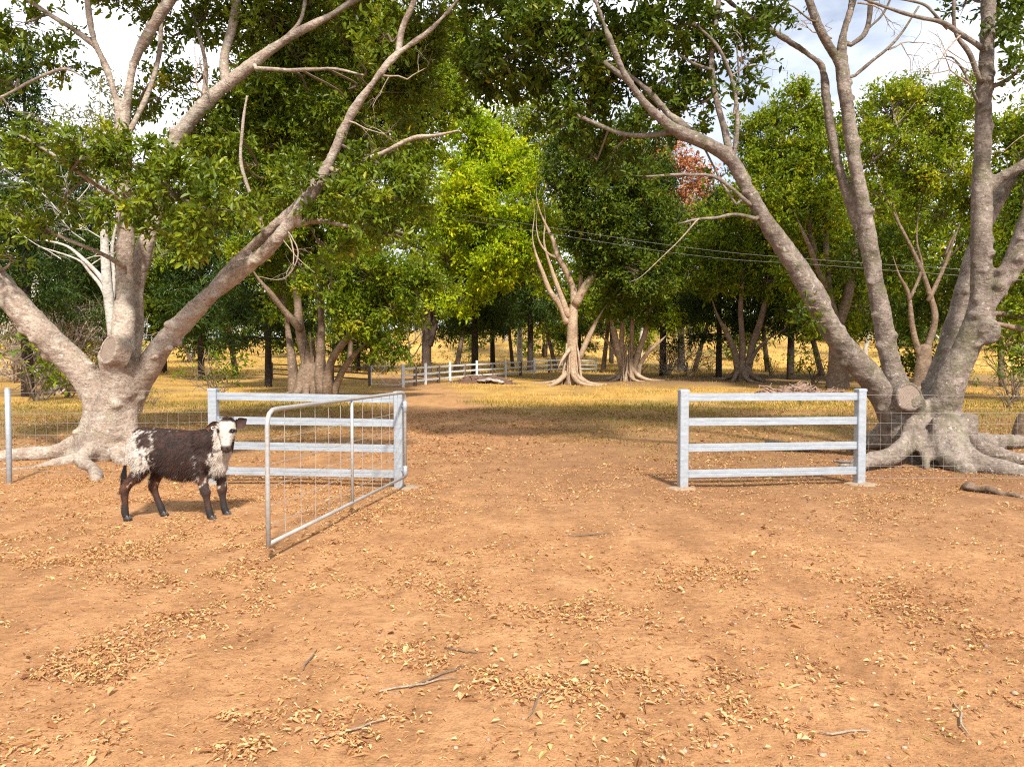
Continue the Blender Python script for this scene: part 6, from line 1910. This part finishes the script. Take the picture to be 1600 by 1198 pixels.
def blades(name, label, X, Y, h, wdt, mat, val, cat, rng, lean=.35):
    n_ = len(X)
    h = np.broadcast_to(h, (n_,)) * rng.uniform(.55, 1.3, n_)
    P = np.stack([X, Y, ground_z(X, Y) - .01], -1)
    a = rng.uniform(0, 6.283, n_)
    sd_ = np.stack([np.cos(a), np.sin(a), np.zeros(n_)], -1) * (wdt * rng.uniform(.6, 1.4, n_))[:, None]
    tp = np.stack([rng.normal(0, lean, n_), rng.normal(0, lean, n_), np.ones(n_)], -1)
    tip = P + tp * h[:, None]
    V = np.stack([P - sd_, P + sd_, tip], 1).reshape(-1, 3)
    me = mesh_np(name, V, [np.arange(n_ * 3).reshape(-1, 3)])
    attr(me, "leafv", np.repeat(np.clip(val, 0, 1), 3))
    return tag(link(name, me, mat, None, False), label, cat, kind="stuff")


rg = np.random.default_rng(43)
# tall straw grass in the clearing and paddock
n0 = 150000
Y = rg.uniform(24, 66, n0); X = rg.uniform(-.95, .95, n0) * Y
nz = vnoise(X, Y, .22, 2) + .5 * vnoise(X, Y, .9, 6)
tr = np.abs(X - track_x(Y)) < 1.9 + .6 * nz
dens = sstep(23, 29, Y) * (1 - .55 * sstep(44, 50, Y) * (X > 0)) * (.4 + .6 * np.exp(-((Y - 36) / 9) ** 2) * sstep(-7, -1, X))
k_ = (nz * 1.5 + .42 > rg.uniform(0, .9, n0)) & ~tr & (rg.random(n0) < dens)
X, Y, nz = X[k_], Y[k_], nz[k_]
blades("straw_grass", "tall straw-yellow grass filling the clearing beyond the gateway", X, Y, .13, .009 + Y * .00018, M['straw'], .45 + .45 * nz + rg.normal(0, .2, len(X)), "grass", rg)
n0 = 90000
Y = rg.uniform(60, 150, n0); X = rg.uniform(-.85, .85, n0) * Y
nz = vnoise(X, Y, .08, 2) + .5 * vnoise(X, Y, .4, 6)
k_ = nz + .35 > rg.uniform(-.2, .8, n0)
X, Y, nz = X[k_], Y[k_], nz[k_]
blades("hill_grass", "straw-coloured tussocks over the rising paddock hill", X, Y, .22, .02 + Y * .0005, M['straw'], .45 + .45 * nz + rg.normal(0, .2, len(X)), "grass", rg)
# short olive turf nearer
n0 = 120000
Y = rg.uniform(9.8, 30, n0); X = rg.uniform(-.95, .95, n0) * (Y + 2)
nz = vnoise(X, Y, .45, 1) + .5 * vnoise(X, Y, 1.7, 7)
off = np.abs(X - track_x(Y))
k_ = (nz + .35 * sstep(10, 20, Y) - .9 * np.exp(-(off / 2.2) ** 2) - .35 * (Y < 13) > rg.uniform(-.25, .75, n0))
X, Y, nz = X[k_], Y[k_], nz[k_]
blades("turf", "short olive and tan turf between the fence line and the clearing", X, Y, .045 + .006 * np.maximum(0, Y - 14), .0045 + Y * .00028, M['turf'], .38 + .5 * vnoise(X, Y, .3, 12) + rg.normal(0, .2, len(X)), "grass", rg, .6)
# tufts on the bare ground, mostly at the right
n0 = 16000
Y = rg.uniform(2.4, 9.6, n0); X = rg.uniform(-.75, .85, n0) * (Y + .5)
nz = vnoise(X, Y, 1.3, 21) + .6 * vnoise(X, Y, 5.0, 23)
k_ = nz + .18 * (X > .5) > rg.uniform(.25, .95, n0)
X, Y = X[k_], Y[k_]
blades("grass_tufts", "sparse yellow-green grass wisps on the foreground soil", X, Y, .022, .0022, M['turf'], rg.normal(.35, .25, len(X)), "grass", rg, 1.0)
print("objects", len(bpy.data.objects), "tris", sum(len(o.data.polygons) for o in bpy.data.objects if o.type == 'MESH'))
